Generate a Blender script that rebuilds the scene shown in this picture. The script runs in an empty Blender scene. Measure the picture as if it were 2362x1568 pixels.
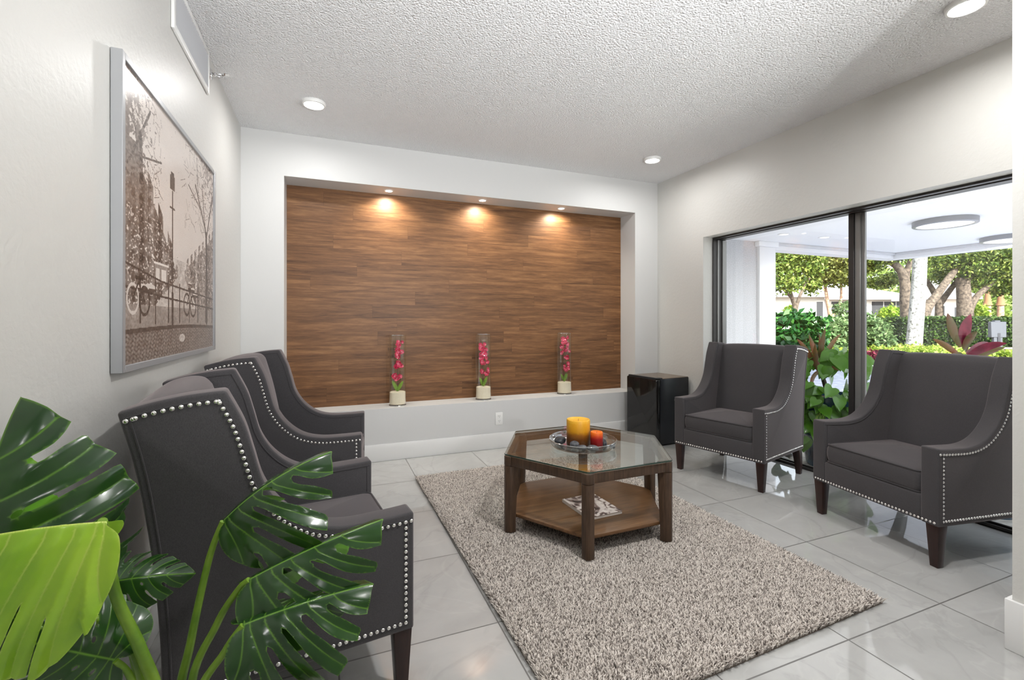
import bpy, bmesh, math, random
import numpy as np
from mathutils import Vector, Matrix
from mathutils.geometry import delaunay_2d_cdt

random.seed(7)
RNG = np.random.default_rng(11)
SC = bpy.context.scene
COL = SC.collection
PI = math.pi

# ---------------------------------------------------------------- camera
F_PX, YAW, HORIZON, CAM_H = 1059.92, 0.3823, 738.54, 1.2
cam_data = bpy.data.cameras.new('camera')
cam = bpy.data.objects.new('camera', cam_data)
COL.objects.link(cam)
cam.location = (0, 0, CAM_H)
cam.rotation_euler = (PI / 2, 0, -YAW)
cam_data.sensor_width = 36.0
cam_data.lens = 36.0 * F_PX / 2362
cam_data.shift_y = -(784 - HORIZON) / 2362
cam_data.clip_start = 0.02
cam_data.clip_end = 400
SC.camera = cam
SN, CS = math.sin(YAW), math.cos(YAW)


def wp(u, v, d):
    """a point of the place, d metres in front of the viewpoint"""
    r = (u - 1181) / F_PX * d
    return Vector((d * SN + r * CS, d * CS - r * SN, CAM_H + (HORIZON - v) / F_PX * d))


def cdir(r, up, f):
    return Vector((f * SN + r * CS, f * CS - r * SN, up))


def lin(c):
    c = c / 255.0
    return c / 12.92 if c <= 0.04045 else ((c + 0.055) / 1.055) ** 2.4


def rgb(r, g, b, a=1.0):
    return (lin(r), lin(g), lin(b), a)


# ---------------------------------------------------------------- mesh builder
class MB:
    def __init__(self):
        self.v = []
        self.f = []

    def add(self, verts, faces):
        o = len(self.v)
        self.v.extend([tuple(p) for p in verts])
        self.f.extend([tuple(o + i for i in f) for f in faces])
        return self

    def box(self, x0, x1, y0, y1, z0, z1, mat=None):
        vs = [Vector(p) for p in ((x0, y0, z0), (x1, y0, z0), (x1, y1, z0), (x0, y1, z0),
                                  (x0, y0, z1), (x1, y0, z1), (x1, y1, z1), (x0, y1, z1))]
        if mat is not None:
            vs = [mat @ p for p in vs]
        return self.add(vs, [(0, 3, 2, 1), (4, 5, 6, 7), (0, 1, 5, 4), (1, 2, 6, 5), (2, 3, 7, 6), (3, 0, 4, 7)])

    def loft(self, loops, cap=True, closed=False):
        n = len(loops[0])
        vs = [p for lp in loops for p in lp]
        fs = []
        m = len(loops)
        for i in range(m if closed else m - 1):
            a, b = i * n, ((i + 1) % m) * n
            for k in range(n):
                fs.append((a + k, a + (k + 1) % n, b + (k + 1) % n, b + k))
        if cap and not closed:
            fs.append(tuple(range(n - 1, -1, -1)))
            fs.append(tuple(range((m - 1) * n, m * n)))
        return self.add(vs, fs)

    def prism(self, poly, fn, a, b):
        """poly: list of 2-tuples, fn(p, t) -> 3d point; extruded from t=a to t=b"""
        return self.loft([[fn(p, a) for p in poly], [fn(p, b) for p in poly]])

    def lathe(self, prof, n=32, c=(0, 0, 0), cap=True):
        loops = []
        for r, z in prof:
            loops.append([(c[0] + r * math.cos(2 * PI * k / n), c[1] + r * math.sin(2 * PI * k / n), c[2] + z) for k in range(n)])
        return self.loft(loops, cap)

    def tube(self, pts, rad, n=8, cap=True, closed=False):
        pts = [Vector(p) for p in pts]
        if not hasattr(rad, '__len__'):
            rad = [rad] * len(pts)
        loops = []
        up = None
        m = len(pts)
        for i, p in enumerate(pts):
            if closed:
                t = pts[(i + 1) % m] - pts[i - 1]
            else:
                t = pts[min(i + 1, m - 1)] - pts[max(i - 1, 0)]
            t = t.normalized() if t.length > 1e-9 else Vector((0, 0, 1))
            if up is None:
                up = Vector((0, 0, 1)) if abs(t.z) < 0.9 else Vector((1, 0, 0))
            a = (up - t * up.dot(t)).normalized()
            up = a
            b = t.cross(a)
            loops.append([p + (a * math.cos(2 * PI * k / n) + b * math.sin(2 * PI * k / n)) * rad[i] for k in range(n)])
        return self.loft(loops, cap, closed)


def finish(o, smooth=40, bevel=None, seg=3, recalc=True):
    me = o.data
    if bevel or recalc:
        bm = bmesh.new()
        bm.from_mesh(me)
        if recalc:
            bmesh.ops.recalc_face_normals(bm, faces=bm.faces)
        if bevel:
            es = [e for e in bm.edges if len(e.link_faces) == 2 and e.calc_face_angle(0) > math.radians(32)]
            bmesh.ops.bevel(bm, geom=es, offset=bevel, offset_type='OFFSET', segments=seg, profile=0.5, affect='EDGES', clamp_overlap=True)
        bm.to_mesh(me)
        bm.free()
    if smooth:
        for p in me.polygons:
            p.use_smooth = True
        me.set_sharp_from_angle(angle=math.radians(smooth))


def obj(name, mb, mat, parent=None, smooth=40, bevel=None, seg=3, recalc=True, loc=None):
    me = bpy.data.meshes.new(name)
    if isinstance(mb, MB):
        me.from_pydata(mb.v, [], mb.f)
    else:
        me.from_pydata(mb[0], [], mb[1])
    me.update()
    for m in (mat if isinstance(mat, (list, tuple)) else [mat]):
        me.materials.append(m)
    o = bpy.data.objects.new(name, me)
    COL.objects.link(o)
    if parent is not None:
        o.parent = parent
    if loc is not None:
        o.location = loc
    finish(o, smooth, bevel, seg, recalc)
    return o


def npmesh(name, V, Fc, mat, parent=None, smooth=False):
    """fast mesh from numpy arrays, Fc (m,k)"""
    me = bpy.data.meshes.new(name)
    V = np.asarray(V, dtype=np.float32)
    Fc = np.asarray(Fc, dtype=np.int32)
    me.vertices.add(len(V))
    me.vertices.foreach_set('co', V.ravel())
    k = Fc.shape[1]
    me.loops.add(Fc.size)
    me.loops.foreach_set('vertex_index', Fc.ravel())
    me.polygons.add(len(Fc))
    me.polygons.foreach_set('loop_start', np.arange(0, Fc.size, k, dtype=np.int32))
    me.polygons.foreach_set('loop_total', np.full(len(Fc), k, dtype=np.int32))
    if smooth:
        me.polygons.foreach_set('use_smooth', np.ones(len(Fc), dtype=bool))
    me.update(calc_edges=True)
    me.materials.append(mat)
    o = bpy.data.objects.new(name, me)
    COL.objects.link(o)
    if parent is not None:
        o.parent = parent
    return o


def tag(o, label, cat, group=None, kind=None):
    o['label'] = label
    o['category'] = cat
    if group:
        o['group'] = group
    if kind:
        o['kind'] = kind
    return o


def thing(name, label, cat, loc=(0, 0, 0), rz=0.0, group=None):
    o = bpy.data.objects.new(name, None)
    o.empty_display_size = 0.05
    COL.objects.link(o)
    o.location = loc
    o.rotation_euler = (0, 0, rz)
    return tag(o, label, cat, group)


def struct(o, label=None, cat=None):
    o['kind'] = 'structure'
    if label:
        o['label'] = label
    if cat:
        o['category'] = cat
    return o


def dup(root, loc, rz=0.0, label=None, group=None):
    r = root.copy()
    COL.objects.link(r)
    r.location = loc
    r.rotation_euler = (0, 0, rz)
    if label:
        r['label'] = label
    if group:
        r['group'] = group
    for ch in list(root.children):
        c = ch.copy()
        COL.objects.link(c)
        c.parent = r
        for g in list(ch.children):
            d = g.copy()
            COL.objects.link(d)
            d.parent = c
    return r


def rrect(a0, a1, b0, b1, r, n=5):
    """rounded rectangle outline in 2D"""
    out = []
    for cx, cy, s in ((a1 - r, b1 - r, 0), (a0 + r, b1 - r, 1), (a0 + r, b0 + r, 2), (a1 - r, b0 + r, 3)):
        for k in range(n + 1):
            t = PI / 2 * (s + k / n)
            out.append((cx + r * math.cos(t), cy + r * math.sin(t)))
    return out


def catmull(P, per=8, closed=False):
    P = [Vector(p) for p in P]
    out = []
    n = len(P)
    for i in range(n if closed else n - 1):
        if closed:
            p0, p1, p2, p3 = P[i - 1], P[i], P[(i + 1) % n], P[(i + 2) % n]
        else:
            p0, p1, p2, p3 = P[max(i - 1, 0)], P[i], P[i + 1], P[min(i + 2, n - 1)]
        for k in range(per):
            t = k / per
            out.append(0.5 * ((2 * p1) + (p2 - p0) * t + (2 * p0 - 5 * p1 + 4 * p2 - p3) * t * t + (3 * p1 - p0 - 3 * p2 + p3) * t ** 3))
    if not closed:
        out.append(P[-1].copy())
    return out


# ---------------------------------------------------------------- materials
class NT:
    """small helper around a node tree"""
    def __init__(self, name):
        self.m = bpy.data.materials.new(name)
        self.m.use_nodes = True
        self.t = self.m.node_tree
        self.t.nodes.clear()
        self.out = self.n('ShaderNodeOutputMaterial')

    def n(self, typ, **kw):
        nd = self.t.nodes.new(typ)
        for k, v in kw.items():
            if hasattr(nd, k) and k not in nd.inputs:
                setattr(nd, k, v)
            else:
                nd.inputs[k].default_value = v
        return nd

    def l(self, a, b):
        self.t.links.new(a, b)

    def bsdf(self, **kw):
        b = self.n('ShaderNodeBsdfPrincipled')
        for k, v in kw.items():
            b.inputs[k.replace('_', ' ')].default_value = v
        self.l(b.outputs[0], self.out.inputs[0])
        self.b = b
        return b

    def coord(self, scale=(1, 1, 1), kind='Object', rot=(0, 0, 0), loc=(0, 0, 0)):
        c = self.n('ShaderNodeTexCoord')
        mp = self.n('ShaderNodeMapping')
        mp.inputs['Scale'].default_value = scale
        mp.inputs['Rotation'].default_value = rot
        mp.inputs['Location'].default_value = loc
        self.l(c.outputs[kind], mp.inputs[0])
        return mp.outputs[0]

    def noise(self, vec, scale=5, detail=4, rough=0.55, dist=0.0):
        nd = self.n('ShaderNodeTexNoise')
        nd.inputs['Scale'].default_value = scale
        nd.inputs['Detail'].default_value = detail
        nd.inputs['Roughness'].default_value = rough
        nd.inputs['Distortion'].default_value = dist
        if vec is not None:
            self.l(vec, nd.inputs['Vector'])
        return nd.outputs[0]

    def ramp(self, fac, stops, interp='LINEAR'):
        r = self.n('ShaderNodeValToRGB')
        r.color_ramp.interpolation = interp
        e = r.color_ramp.elements
        e[0].position, e[0].color = stops[0]
        e[1].position, e[1].color = stops[-1]
        for p, c in stops[1:-1]:
            x = e.new(p)
            x.color = c
        self.l(fac, r.inputs[0])
        return r.outputs[0]

    def mix(self, fac, a, b, blend='MIX'):
        mx = self.n('ShaderNodeMix', data_type='RGBA', blend_type=blend)
        for s, val in ((mx.inputs[0], fac), (mx.inputs[6], a), (mx.inputs[7], b)):
            if isinstance(val, bpy.types.NodeSocket):
                self.l(val, s)
            else:
                s.default_value = val
        return mx.outputs[2]

    def math(self, op, a, b=0.0, c=None):
        nd = self.n('ShaderNodeMath', operation=op)
        for s, val in zip(nd.inputs, (a, b, c)):
            if val is None:
                continue
            if isinstance(val, bpy.types.NodeSocket):
                self.l(val, s)
            else:
                s.default_value = val
        return nd.outputs[0]

    def bump(self, h, strength=0.2, dist=0.01):
        b = self.n('ShaderNodeBump')
        b.inputs['Strength'].default_value = strength
        b.inputs['Distance'].default_value = dist
        self.l(h, b.inputs['Height'])
        self.l(b.outputs[0], self.b.inputs['Normal'])
        return b

    def base(self, sock):
        self.l(sock, self.b.inputs['Base Color'])


def plain(name, color, rough=0.5, metal=0.0, spec=0.5, **kw):
    t = NT(name)
    t.bsdf(Base_Color=color, Roughness=rough, Metallic=metal, Specular_IOR_Level=spec, **kw)
    return t.m


def speckled(name, c1, c2, scale=60, rough=0.6, bump=0.1, dist=0.004, spec=0.4, lo=0.35, hi=0.65, detail=4, **kw):
    t = NT(name)
    t.bsdf(Roughness=rough, Specular_IOR_Level=spec, **kw)
    v = t.coord()
    n = t.noise(v, scale, detail)
    t.base(t.ramp(n, [(lo, c1), (hi, c2)]))
    if bump:
        t.bump(n, bump, dist)
    return t.m


M = {}
def wall_mat(name, col, rough=0.42):
    t = NT(name)
    t.bsdf(Base_Color=col, Roughness=rough, Specular_IOR_Level=0.45)
    v = t.coord()
    a = t.noise(v, 46, 3, 0.5, 0.3)
    b = t.noise(v, 160, 2, 0.5)
    h = t.math('ADD', t.ramp(a, [(0.38, (0, 0, 0, 1)), (0.62, (1, 1, 1, 1))]), t.math('MULTIPLY', b, 0.4))
    t.bump(h, 0.10, 0.004)
    return t.m

M['wall'] = wall_mat('wall_paint', rgb(203, 202, 198))
M['wall_smooth'] = plain('niche_paint', rgb(206, 206, 205), 0.5)
M['trim'] = plain('trim_paint', rgb(226, 226, 225), 0.4)
M['white_plastic'] = plain('white_plastic', rgb(232, 232, 230), 0.35)

t = NT('ceiling_popcorn')
t.bsdf(Base_Color=rgb(238, 238, 239), Roughness=0.9, Specular_IOR_Level=0.1)
v = t.coord()
a = t.noise(v, 115, 3, 0.6)
vo = t.n('ShaderNodeTexVoronoi'); vo.inputs['Scale'].default_value = 95; t.l(v, vo.inputs['Vector'])
h = t.math('SUBTRACT', t.math('MULTIPLY', a, 1.3), vo.outputs[0])
t.bump(h, 0.75, 0.012)
M['ceiling'] = t.m

# glossy porcelain tile, 0.593 m modules
t = NT('floor_tile')
t.bsdf(Roughness=0.05, Specular_IOR_Level=0.85)
v = t.coord(rot=(0, 0, PI / 2), loc=(1.13 + 0.585 * 10, -0.037 + 5.93, 0))
br = t.n('ShaderNodeTexBrick')
br.offset = 0.0
br.inputs['Scale'].default_value = 1.0
br.inputs['Brick Width'].default_value = 0.585
br.inputs['Row Height'].default_value = 0.593
br.inputs['Mortar Size'].default_value = 0.0030
br.inputs['Mortar Smooth'].default_value = 0.1
br.inputs['Color1'].default_value = (0.0, 0.0, 0.0, 1)
br.inputs['Color2'].default_value = (1, 1, 1, 1)
br.inputs['Mortar'].default_value = (0.5, 0.5, 0.5, 1)
t.l(v, br.inputs['Vector'])
v2 = t.coord()
sh = t.n('ShaderNodeVectorMath', operation='MULTIPLY_ADD')
t.l(br.outputs[0], sh.inputs[0]); sh.inputs[1].default_value = (7.3, 3.1, 1.7); t.l(v2, sh.inputs[2])
cl = t.noise(sh.outputs[0], 1.6, 5, 0.6, 0.8)
vein = t.noise(sh.outputs[0], 1.25, 6, 0.5, 1.5)
vv = t.ramp(t.math('ABSOLUTE', t.math('SUBTRACT', vein, 0.5)), [(0.0, (1, 1, 1, 1)), (0.018, (0, 0, 0, 1))])
vein2 = t.noise(sh.outputs[0], 0.9, 5, 0.5, 2.2)
vw = t.ramp(t.math('ABSOLUTE', t.math('SUBTRACT', vein2, 0.47)), [(0.0, (1, 1, 1, 1)), (0.012, (0, 0, 0, 1))])
c = t.ramp(cl, [(0.3, rgb(167, 167, 165)), (0.7, rgb(184, 184, 182))])
c = t.mix(t.math('MULTIPLY', vv, 0.22), c, rgb(140, 140, 138))
c = t.mix(t.math('MULTIPLY', vw, 0.16), c, rgb(200, 199, 196))
c = t.mix(br.outputs['Fac'], c, rgb(104, 103, 101))
t.base(c)
t.l(t.math('MULTIPLY_ADD', br.outputs['Fac'], 0.4, 0.045), t.b.inputs['Roughness'])
t.bump(t.math('MULTIPLY', br.outputs['Fac'], -1.0), 0.25, 0.002)
M['floor'] = t.m


def wood(name, dark, mid, light, grain_axis='X', scale=1.0, rough=0.4, planks=None, spec=0.4, coat=0.0):
    t = NT(name)
    t.bsdf(Roughness=rough, Specular_IOR_Level=spec, Coat_Weight=coat)
    s = {'X': (1.0, 14, 14), 'Y': (14, 1.0, 14), 'Z': (14, 14, 1.0)}[grain_axis]
    s = tuple(q * scale for q in s)
    v = t.coord(s)
    if planks:
        L_, H_ = planks
        c0 = t.n('ShaderNodeTexCoord'); sx = t.n('ShaderNodeSeparateXYZ'); t.l(c0.outputs['Object'], sx.inputs[0])
        rz = t.math('DIVIDE', sx.outputs[2], H_); row = t.math('FLOOR', rz)
        wn = t.n('ShaderNodeTexWhiteNoise', noise_dimensions='1D'); t.l(row, wn.inputs['W'])
        xx = t.math('ADD', t.math('DIVIDE', sx.outputs[0], L_), wn.outputs[0]); ci = t.math('FLOOR', xx)
        cmb = t.n('ShaderNodeCombineXYZ'); t.l(row, cmb.inputs[0]); t.l(ci, cmb.inputs[1])
        w2 = t.n('ShaderNodeTexWhiteNoise', noise_dimensions='3D'); t.l(cmb.outputs[0], w2.inputs['Vector'])
        fz, fx = t.math('FRACT', rz), t.math('FRACT', xx)
        ez = t.math('MULTIPLY', t.math('MINIMUM', fz, t.math('SUBTRACT', 1.0, fz)), H_)
        ex = t.math('MULTIPLY', t.math('MINIMUM', fx, t.math('SUBTRACT', 1.0, fx)), L_)
        seam = t.math('LESS_THAN', t.math('MINIMUM', ez, ex), 0.0007)
        ad = t.n('ShaderNodeVectorMath', operation='MULTIPLY_ADD')
        t.l(w2.outputs['Color'], ad.inputs[0]); ad.inputs[1].default_value = (17.1, 31.7, 43.3); t.l(v, ad.inputs[2])
        v = ad.outputs[0]
    g1 = t.noise(v, 1.1, 8, 0.62, 1.2)
    g2 = t.noise(v, 3.4, 6, 0.7, 0.4)
    g3 = t.noise(v, 9.0, 4, 0.7, 0.2)
    g = t.math('ADD', t.math('ADD', t.math('MULTIPLY', g1, 0.5), t.math('MULTIPLY', g2, 0.32)), t.math('MULTIPLY', g3, 0.18))
    c = t.ramp(g, [(0.36, dark), (0.5, mid), (0.64, light)])
    if planks:
        f = t.math('MULTIPLY_ADD', w2.outputs[0], 0.24, 0.88)
        hs = t.n('ShaderNodeHueSaturation')
        t.l(c, hs.inputs['Color']); t.l(f, hs.inputs['Value'])
        c = t.mix(t.math('MULTIPLY', seam, 0.8), hs.outputs[0], dark)
    t.base(c)
    t.bump(g, 0.12, 0.003)
    return t.m

M['planks'] = wood('wood_plank_panel', rgb(76, 50, 31), rgb(114, 79, 50), rgb(146, 106, 70), 'X', 1.15, 0.45, planks=(1.22, 0.122), spec=0.3)
M['table_wood'] = wood('table_wood', rgb(50, 36, 28), rgb(72, 54, 41), rgb(92, 71, 55), 'Z', 3.0, 0.38)
M['shelf_wood'] = wood('shelf_wood', rgb(78, 52, 33), rgb(104, 74, 48), rgb(126, 92, 62), 'X', 2.0, 0.32)
M['leg_wood'] = wood('espresso_wood', rgb(30, 16, 14), rgb(44, 25, 21), rgb(58, 34, 28), 'Z', 3.0, 0.3)


def fabric(name, c1, c2):
    t = NT(name)
    t.bsdf(Roughness=0.85, Specular_IOR_Level=0.25, Sheen_Weight=0.6, Sheen_Roughness=0.45)
    t.b.inputs['Sheen Tint'].default_value = rgb(190, 178, 178)
    v = t.coord()
    n = t.noise(v, 800, 2, 0.6)
    mp2 = t.coord((1, 1, 0.35)); n_ = t.noise(mp2, 700, 2, 0.6)
    h = t.math('ADD', t.math('MULTIPLY', n_, 0.5), t.math('MULTIPLY', n, 0.5))
    big = t.noise(v, 9, 2)
    c = t.mix(t.ramp(h, [(0.25, (0, 0, 0, 1)), (0.75, (1, 1, 1, 1))]), c1, c2)
    c = t.mix(t.math('MULTIPLY', big, 0.25), c, c1)
    t.base(c)
    t.bump(h, 0.25, 0.0012)
    return t.m

M['fabric'] = fabric('charcoal_fabric', rgb(48, 48, 50), rgb(84, 81, 83))
M['piping'] = fabric('charcoal_piping', rgb(44, 44, 46), rgb(72, 70, 72))
M['steel'] = plain('polished_nickel', (0.82, 0.80, 0.78, 1), 0.22, 1.0)
M['chrome'] = plain('chrome', (0.75, 0.75, 0.76, 1), 0.12, 1.0)
M['bronze'] = plain('dark_bronze_aluminium', rgb(58, 55, 54), 0.38, 0.35)
M['bronze_lit'] = plain('lit_bronze_aluminium', rgb(136, 135, 134), 0.35, 0.4)  # lighter copy of the bronze, light inside the frame channel put into colour
M['black_gloss'] = plain('black_gloss', rgb(24, 23, 23), 0.09, 0.0, 0.5)
M['black_satin'] = speckled('black_satin', rgb(22, 23, 26), rgb(34, 35, 39), 240, 0.3, 0.25, 0.001)
M['black'] = plain('black_rubber', rgb(18, 18, 18), 0.6)
M['silver_frame'] = plain('silver_frame', rgb(160, 161, 163), 0.35, 0.25)
M['dark_slot'] = plain('dark_slot', rgb(40, 40, 40), 0.7)


def pane(name, tint=(1, 1, 1, 1), ior=1.5, rough=0.0, gain=1.0):
    t = NT(name)
    lw = t.n('ShaderNodeLayerWeight'); lw.inputs[0].default_value = 0.5
    f0 = ((ior - 1) / (ior + 1)) ** 2
    fac = t.math('MULTIPLY_ADD', t.math('POWER', lw.outputs['Facing'], 5.0), (1 - f0) * gain, f0 * gain)
    tr = t.n('ShaderNodeBsdfTransparent'); tr.inputs[0].default_value = tint
    gl = t.n('ShaderNodeBsdfGlossy')
    gl.inputs['Roughness'].default_value = rough
    gl.inputs['Color'].default_value = (1, 1, 1, 1)
    mx = t.n('ShaderNodeMixShader')
    t.l(t.math('MINIMUM', fac, 1.0), mx.inputs[0])
    t.l(tr.outputs[0], mx.inputs[1]); t.l(gl.outputs[0], mx.inputs[2])
    t.l(mx.outputs[0], t.out.inputs[0])
    return t.m

M['pane'] = pane('window_glass', (0.97, 0.985, 0.98, 1))
M['table_glass'] = pane('table_glass', (0.90, 0.93, 0.915, 1), 1.5, 0.0, 1.2)
M['vase_glass'] = pane('vase_glass', (0.975, 0.985, 0.98, 1), 1.42, 0.02, 0.9)
M['dish_glass'] = pane('dish_glass', (0.86, 0.88, 0.89, 1), 1.9, 0.04, 1.6)
M['rim_glass'] = pane('rim_glass', (0.85, 0.88, 0.9, 1), 3.2, 0.08, 1.8)
t = NT('glass_edge')
t.bsdf(Base_Color=rgb(40, 62, 54), Roughness=0.1)
M['glass_edge'] = t.m


def emit(name, col, s):
    t = NT(name)
    e = t.n('ShaderNodeEmission'); e.inputs[0].default_value = col; e.inputs[1].default_value = s
    t.l(e.outputs[0], t.out.inputs[0])
    return t.m

M['lamp'] = emit('lamp_diffuser', (1, 0.98, 0.95, 1), 6.0)
M['lamp_warm'] = emit('lamp_warm', (1, 0.93, 0.82, 1), 12.0)
M['lamp_out'] = emit('lamp_porch', (1, 1, 1, 1), 1.25)
# ================================================================ room shell
XL, YB, XR, ZC = -0.617, 4.055, 3.339, 2.687
YF = -3.6                      # wall behind the viewpoint
NX0, NX1, NZ0, NZ1, ND = -0.318, 3.045, 0.445, 2.346, 0.26
WY0, WY1, WZ = 0.93, 3.398, 1.995   # window opening
PX, PY = 2.315, 0.873          # divider wall face and end
T = 0.27

struct(obj('floor', MB().box(XL - T, XR + T, YF - T, YB + T, -0.08, 0), M['floor'], smooth=0))
struct(obj('ceiling', MB().box(XL - T, XR + T, YF - T, YB + T + 0.2, ZC, ZC + 0.12), M['ceiling'], smooth=0))
struct(obj('wall_left', MB().box(XL - T, XL, YF, YB + T, 0, ZC), M['wall'], smooth=0))
struct(obj('wall_front', MB().box(XL - T, XR + T, YF - T, YF, 0, ZC), M['wall'], smooth=0))
# back wall with the recess
b = MB()
b.box(XL, NX0, YB, YB + 0.5, 0, ZC).box(NX1, XR, YB, YB + 0.5, 0, ZC)
b.box(NX0, NX1, YB, YB + 0.5, NZ1, ZC).box(NX0, NX1, YB, YB + 0.5, 0, NZ0)
b.box(NX0, NX1, YB + ND + 0.02, YB + 0.5, NZ0, NZ1)
struct(obj('wall_back', b, M['wall_smooth'], smooth=0))
struct(obj('trim_1', MB().box(NX0, NX1, YB + ND, YB + ND + 0.02, NZ0, NZ1), M['planks'], smooth=0),
       'dark wood plank panel lining the back of the wall recess', 'wall panel')
# right wall with the window opening
b = MB()
b.box(XR, XR + T, WY1, YB + T, 0, ZC).box(XR, XR + T, PY, WY1, WZ, ZC).box(XR, XR + T, YF, WY0, 0, ZC)
struct(obj('wall_right', b, M['wall'], smooth=0))
struct(obj('wall_divider', MB().box(PX, XR, YF, PY, 0, ZC), M['wall'], smooth=0))
BH, BT = 0.145, 0.016
def base_strip(name, *bx):
    b = MB()
    for q in bx:
        b.box(*q)
    struct(obj(name, b, M['trim'], bevel=0.004, seg=2))
base_strip('baseboard_back', (XL + BT, XR, YB - BT, YB, 0, BH))
base_strip('baseboard_left', (XL, XL + BT, YF, YB, 0, BH))
base_strip('baseboard_right', (XR - BT, XR, WY1, YB - BT, 0, BH))
base_strip('baseboard_divider', (PX - BT, PX, YF, PY + BT, 0, 0.185), (PX, XR, PY, PY + BT, 0, 0.185))

# ---------------------------------------------------------------- sliding window wall
w = bpy.data.objects.new('window_1', None)
COL.objects.link(w)
w.location = (3.53, 2.15, 0)
struct(w, 'floor to ceiling sliding glass window in dark frame behind the two chairs', 'window')
def wpart(name, mat, *bx, bevel=0.002):
    b = MB()
    for q in bx:
        b.box(q[0] - 3.53, q[1] - 3.53, q[2] - 2.15, q[3] - 2.15, q[4], q[5])
    return obj(name, b, mat, w, bevel=bevel, seg=1)
FX0, FX1 = 3.452, 3.612
wpart('head_rail', M['bronze'], (FX0, FX1, WY0, WY1, WZ - 0.014, WZ), (3.50, 3.515, WY0, WY1, WZ - 0.02, WZ - 0.012))
wpart('jamb_frame', M['bronze'], (FX0, FX1, WY1 - 0.014, WY1, 0.02, WZ - 0.014))
wpart('jamb_channel', M['bronze_lit'], (3.50, 3.52, WY1 - 0.022, WY1 - 0.013, 0.02, WZ - 0.02), (3.56, FX1, WY1 - 0.024, WY1 - 0.013, 0.02, WZ - 0.02))
wpart('sill_track', M['bronze'], (3.56, 3.57, WY0, WY1, 0, 0.022), (3.60, FX1, WY0, WY1, 0, 0.026), (3.56, FX1, WY0, WY1, 0, 0.008))
wpart('meeting_stile', M['bronze'], (3.565, 3.59, 2.18, 2.219, 0.02, WZ - 0.014))
wpart('meeting_stile', M['bronze_lit'], (3.575, FX1, 2.142, 2.18, 0.02, WZ - 0.014), (3.59, FX1, 2.121, 2.144, 0.02, WZ - 0.014))
wpart('glass_pane', M['pane'], (3.594, 3.598, 2.19, WY1 - 0.02, 0.02, WZ - 0.014), bevel=None)
wpart('glass_pane', M['pane'], (3.604, 3.608, WY0, 2.125, 0.02, WZ - 0.014), bevel=None)

# ---------------------------------------------------------------- lamps
def area(name, loc, size, watts, parent=None, color=(1, 0.99, 0.975)):
    d = bpy.data.lights.new(name, 'AREA')
    d.shape = 'DISK'; d.spread = math.radians(175); d.size = size; d.energy = watts; d.color = color
    o = bpy.data.objects.new(name, d)
    COL.objects.link(o)
    o.location = loc
    if parent:
        o.parent = parent
    return o

def ceiling_light(x, y, label, watts):
    k = thing('ceiling_light', label, 'ceiling light', (x, y, ZC), 0, 'round surface mounted ceiling lights')
    prof = [(0.05, 0.0), (0.076, 0.0), (0.077, -0.012), (0.073, -0.021), (0.064, -0.023), (0.062, -0.020)]
    obj('trim_ring', MB().lathe(prof, 40, cap=False), M['white_plastic'], k)
    obj('diffuser', MB().lathe([(0.0005, -0.0205), (0.03, -0.0215), (0.062, -0.0195)], 40, cap=False), M['lamp'], k)
    area('bulb', (0, 0, -0.03), 0.12, watts, k)
    return k
CW = 3.2
ceiling_light(-0.085, 3.416, 'round ceiling light above the left end of the wall recess', CW)
ceiling_light(2.778, 3.443, 'round ceiling light nearest the back right corner', CW)
ceiling_light(2.783, 1.207, 'round ceiling light at the top right edge, near the divider wall', 4.5)
for x, y in ((-0.085, 1.2), (1.35, -0.3), (-0.085, -0.9), (1.35, -2.0), (-0.085, -2.8), (1.35, 0.9)):  # unseen ceiling lights put in for broad soft light, first one continues the grid
    ceiling_light(x, y, 'unseen round ceiling light outside the picture, for fill light', (13.0 if x > 1 else 2.0) if y > 0 else 2.5)

# added unseen uplighters behind the viewpoint, throwing fill light onto the ceiling
def uplighter(x, y, aim, watts, label, h=1.32):
    k = thing('fill_lamp', label, 'fill lamp', (x, y, 0), 0, 'added unseen fill lamps')
    obj('base', MB().lathe([(0.001, 0), (0.14, 0), (0.14, 0.012), (0.03, 0.022), (0.001, 0.022)], 32, cap=False), M['bronze'], k)
    obj('pole', MB().tube([(0, 0, 0.02), (0, 0, h - 0.06)], 0.012, 12), M['bronze'], k)
    d = (Vector(aim) - Vector((x, y, h))).normalized()
    Q = Matrix.Translation((0, 0, h)) @ d.to_track_quat('Z', 'Y').to_matrix().to_4x4()
    b = MB().lathe([(0.001, -0.07), (0.04, -0.068), (0.075, -0.03), (0.088, 0.0), (0.086, 0.0), (0.072, -0.028), (0.038, -0.062), (0.001, -0.064)], 32, cap=False)
    b.v = [tuple(Q @ Vector(p)) for p in b.v]
    obj('lamp_shade', b, M['white_plastic'], k)
    dl = bpy.data.lights.new('bulb', 'SPOT')
    dl.energy = watts; dl.spot_size = math.radians(92); dl.spot_blend = 1.0; dl.shadow_soft_size = 0.05; dl.color = (0.975, 0.99, 1.0)
    o = bpy.data.objects.new('bulb', dl); COL.objects.link(o); o.parent = k; o.location = Vector((0, 0, h)) + d * 0.01
    o.rotation_euler = d.to_track_quat('-Z', 'Y').to_euler()
FILL_W = 92
uplighter(-0.38, -0.30, (0.1, 2.3, ZC), FILL_W * 0.25, 'added unseen fill lamp on the left, beside the left wall')
uplighter(1.62, -0.35, (1.2, 2.2, ZC), FILL_W * 0.75, 'added unseen fill lamp beside the end of the divider wall')
uplighter(0.85, -0.7, (0.8, 2.7, ZC), FILL_W * 1.3, 'added unseen fill lamp between the other two lamps')

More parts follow.
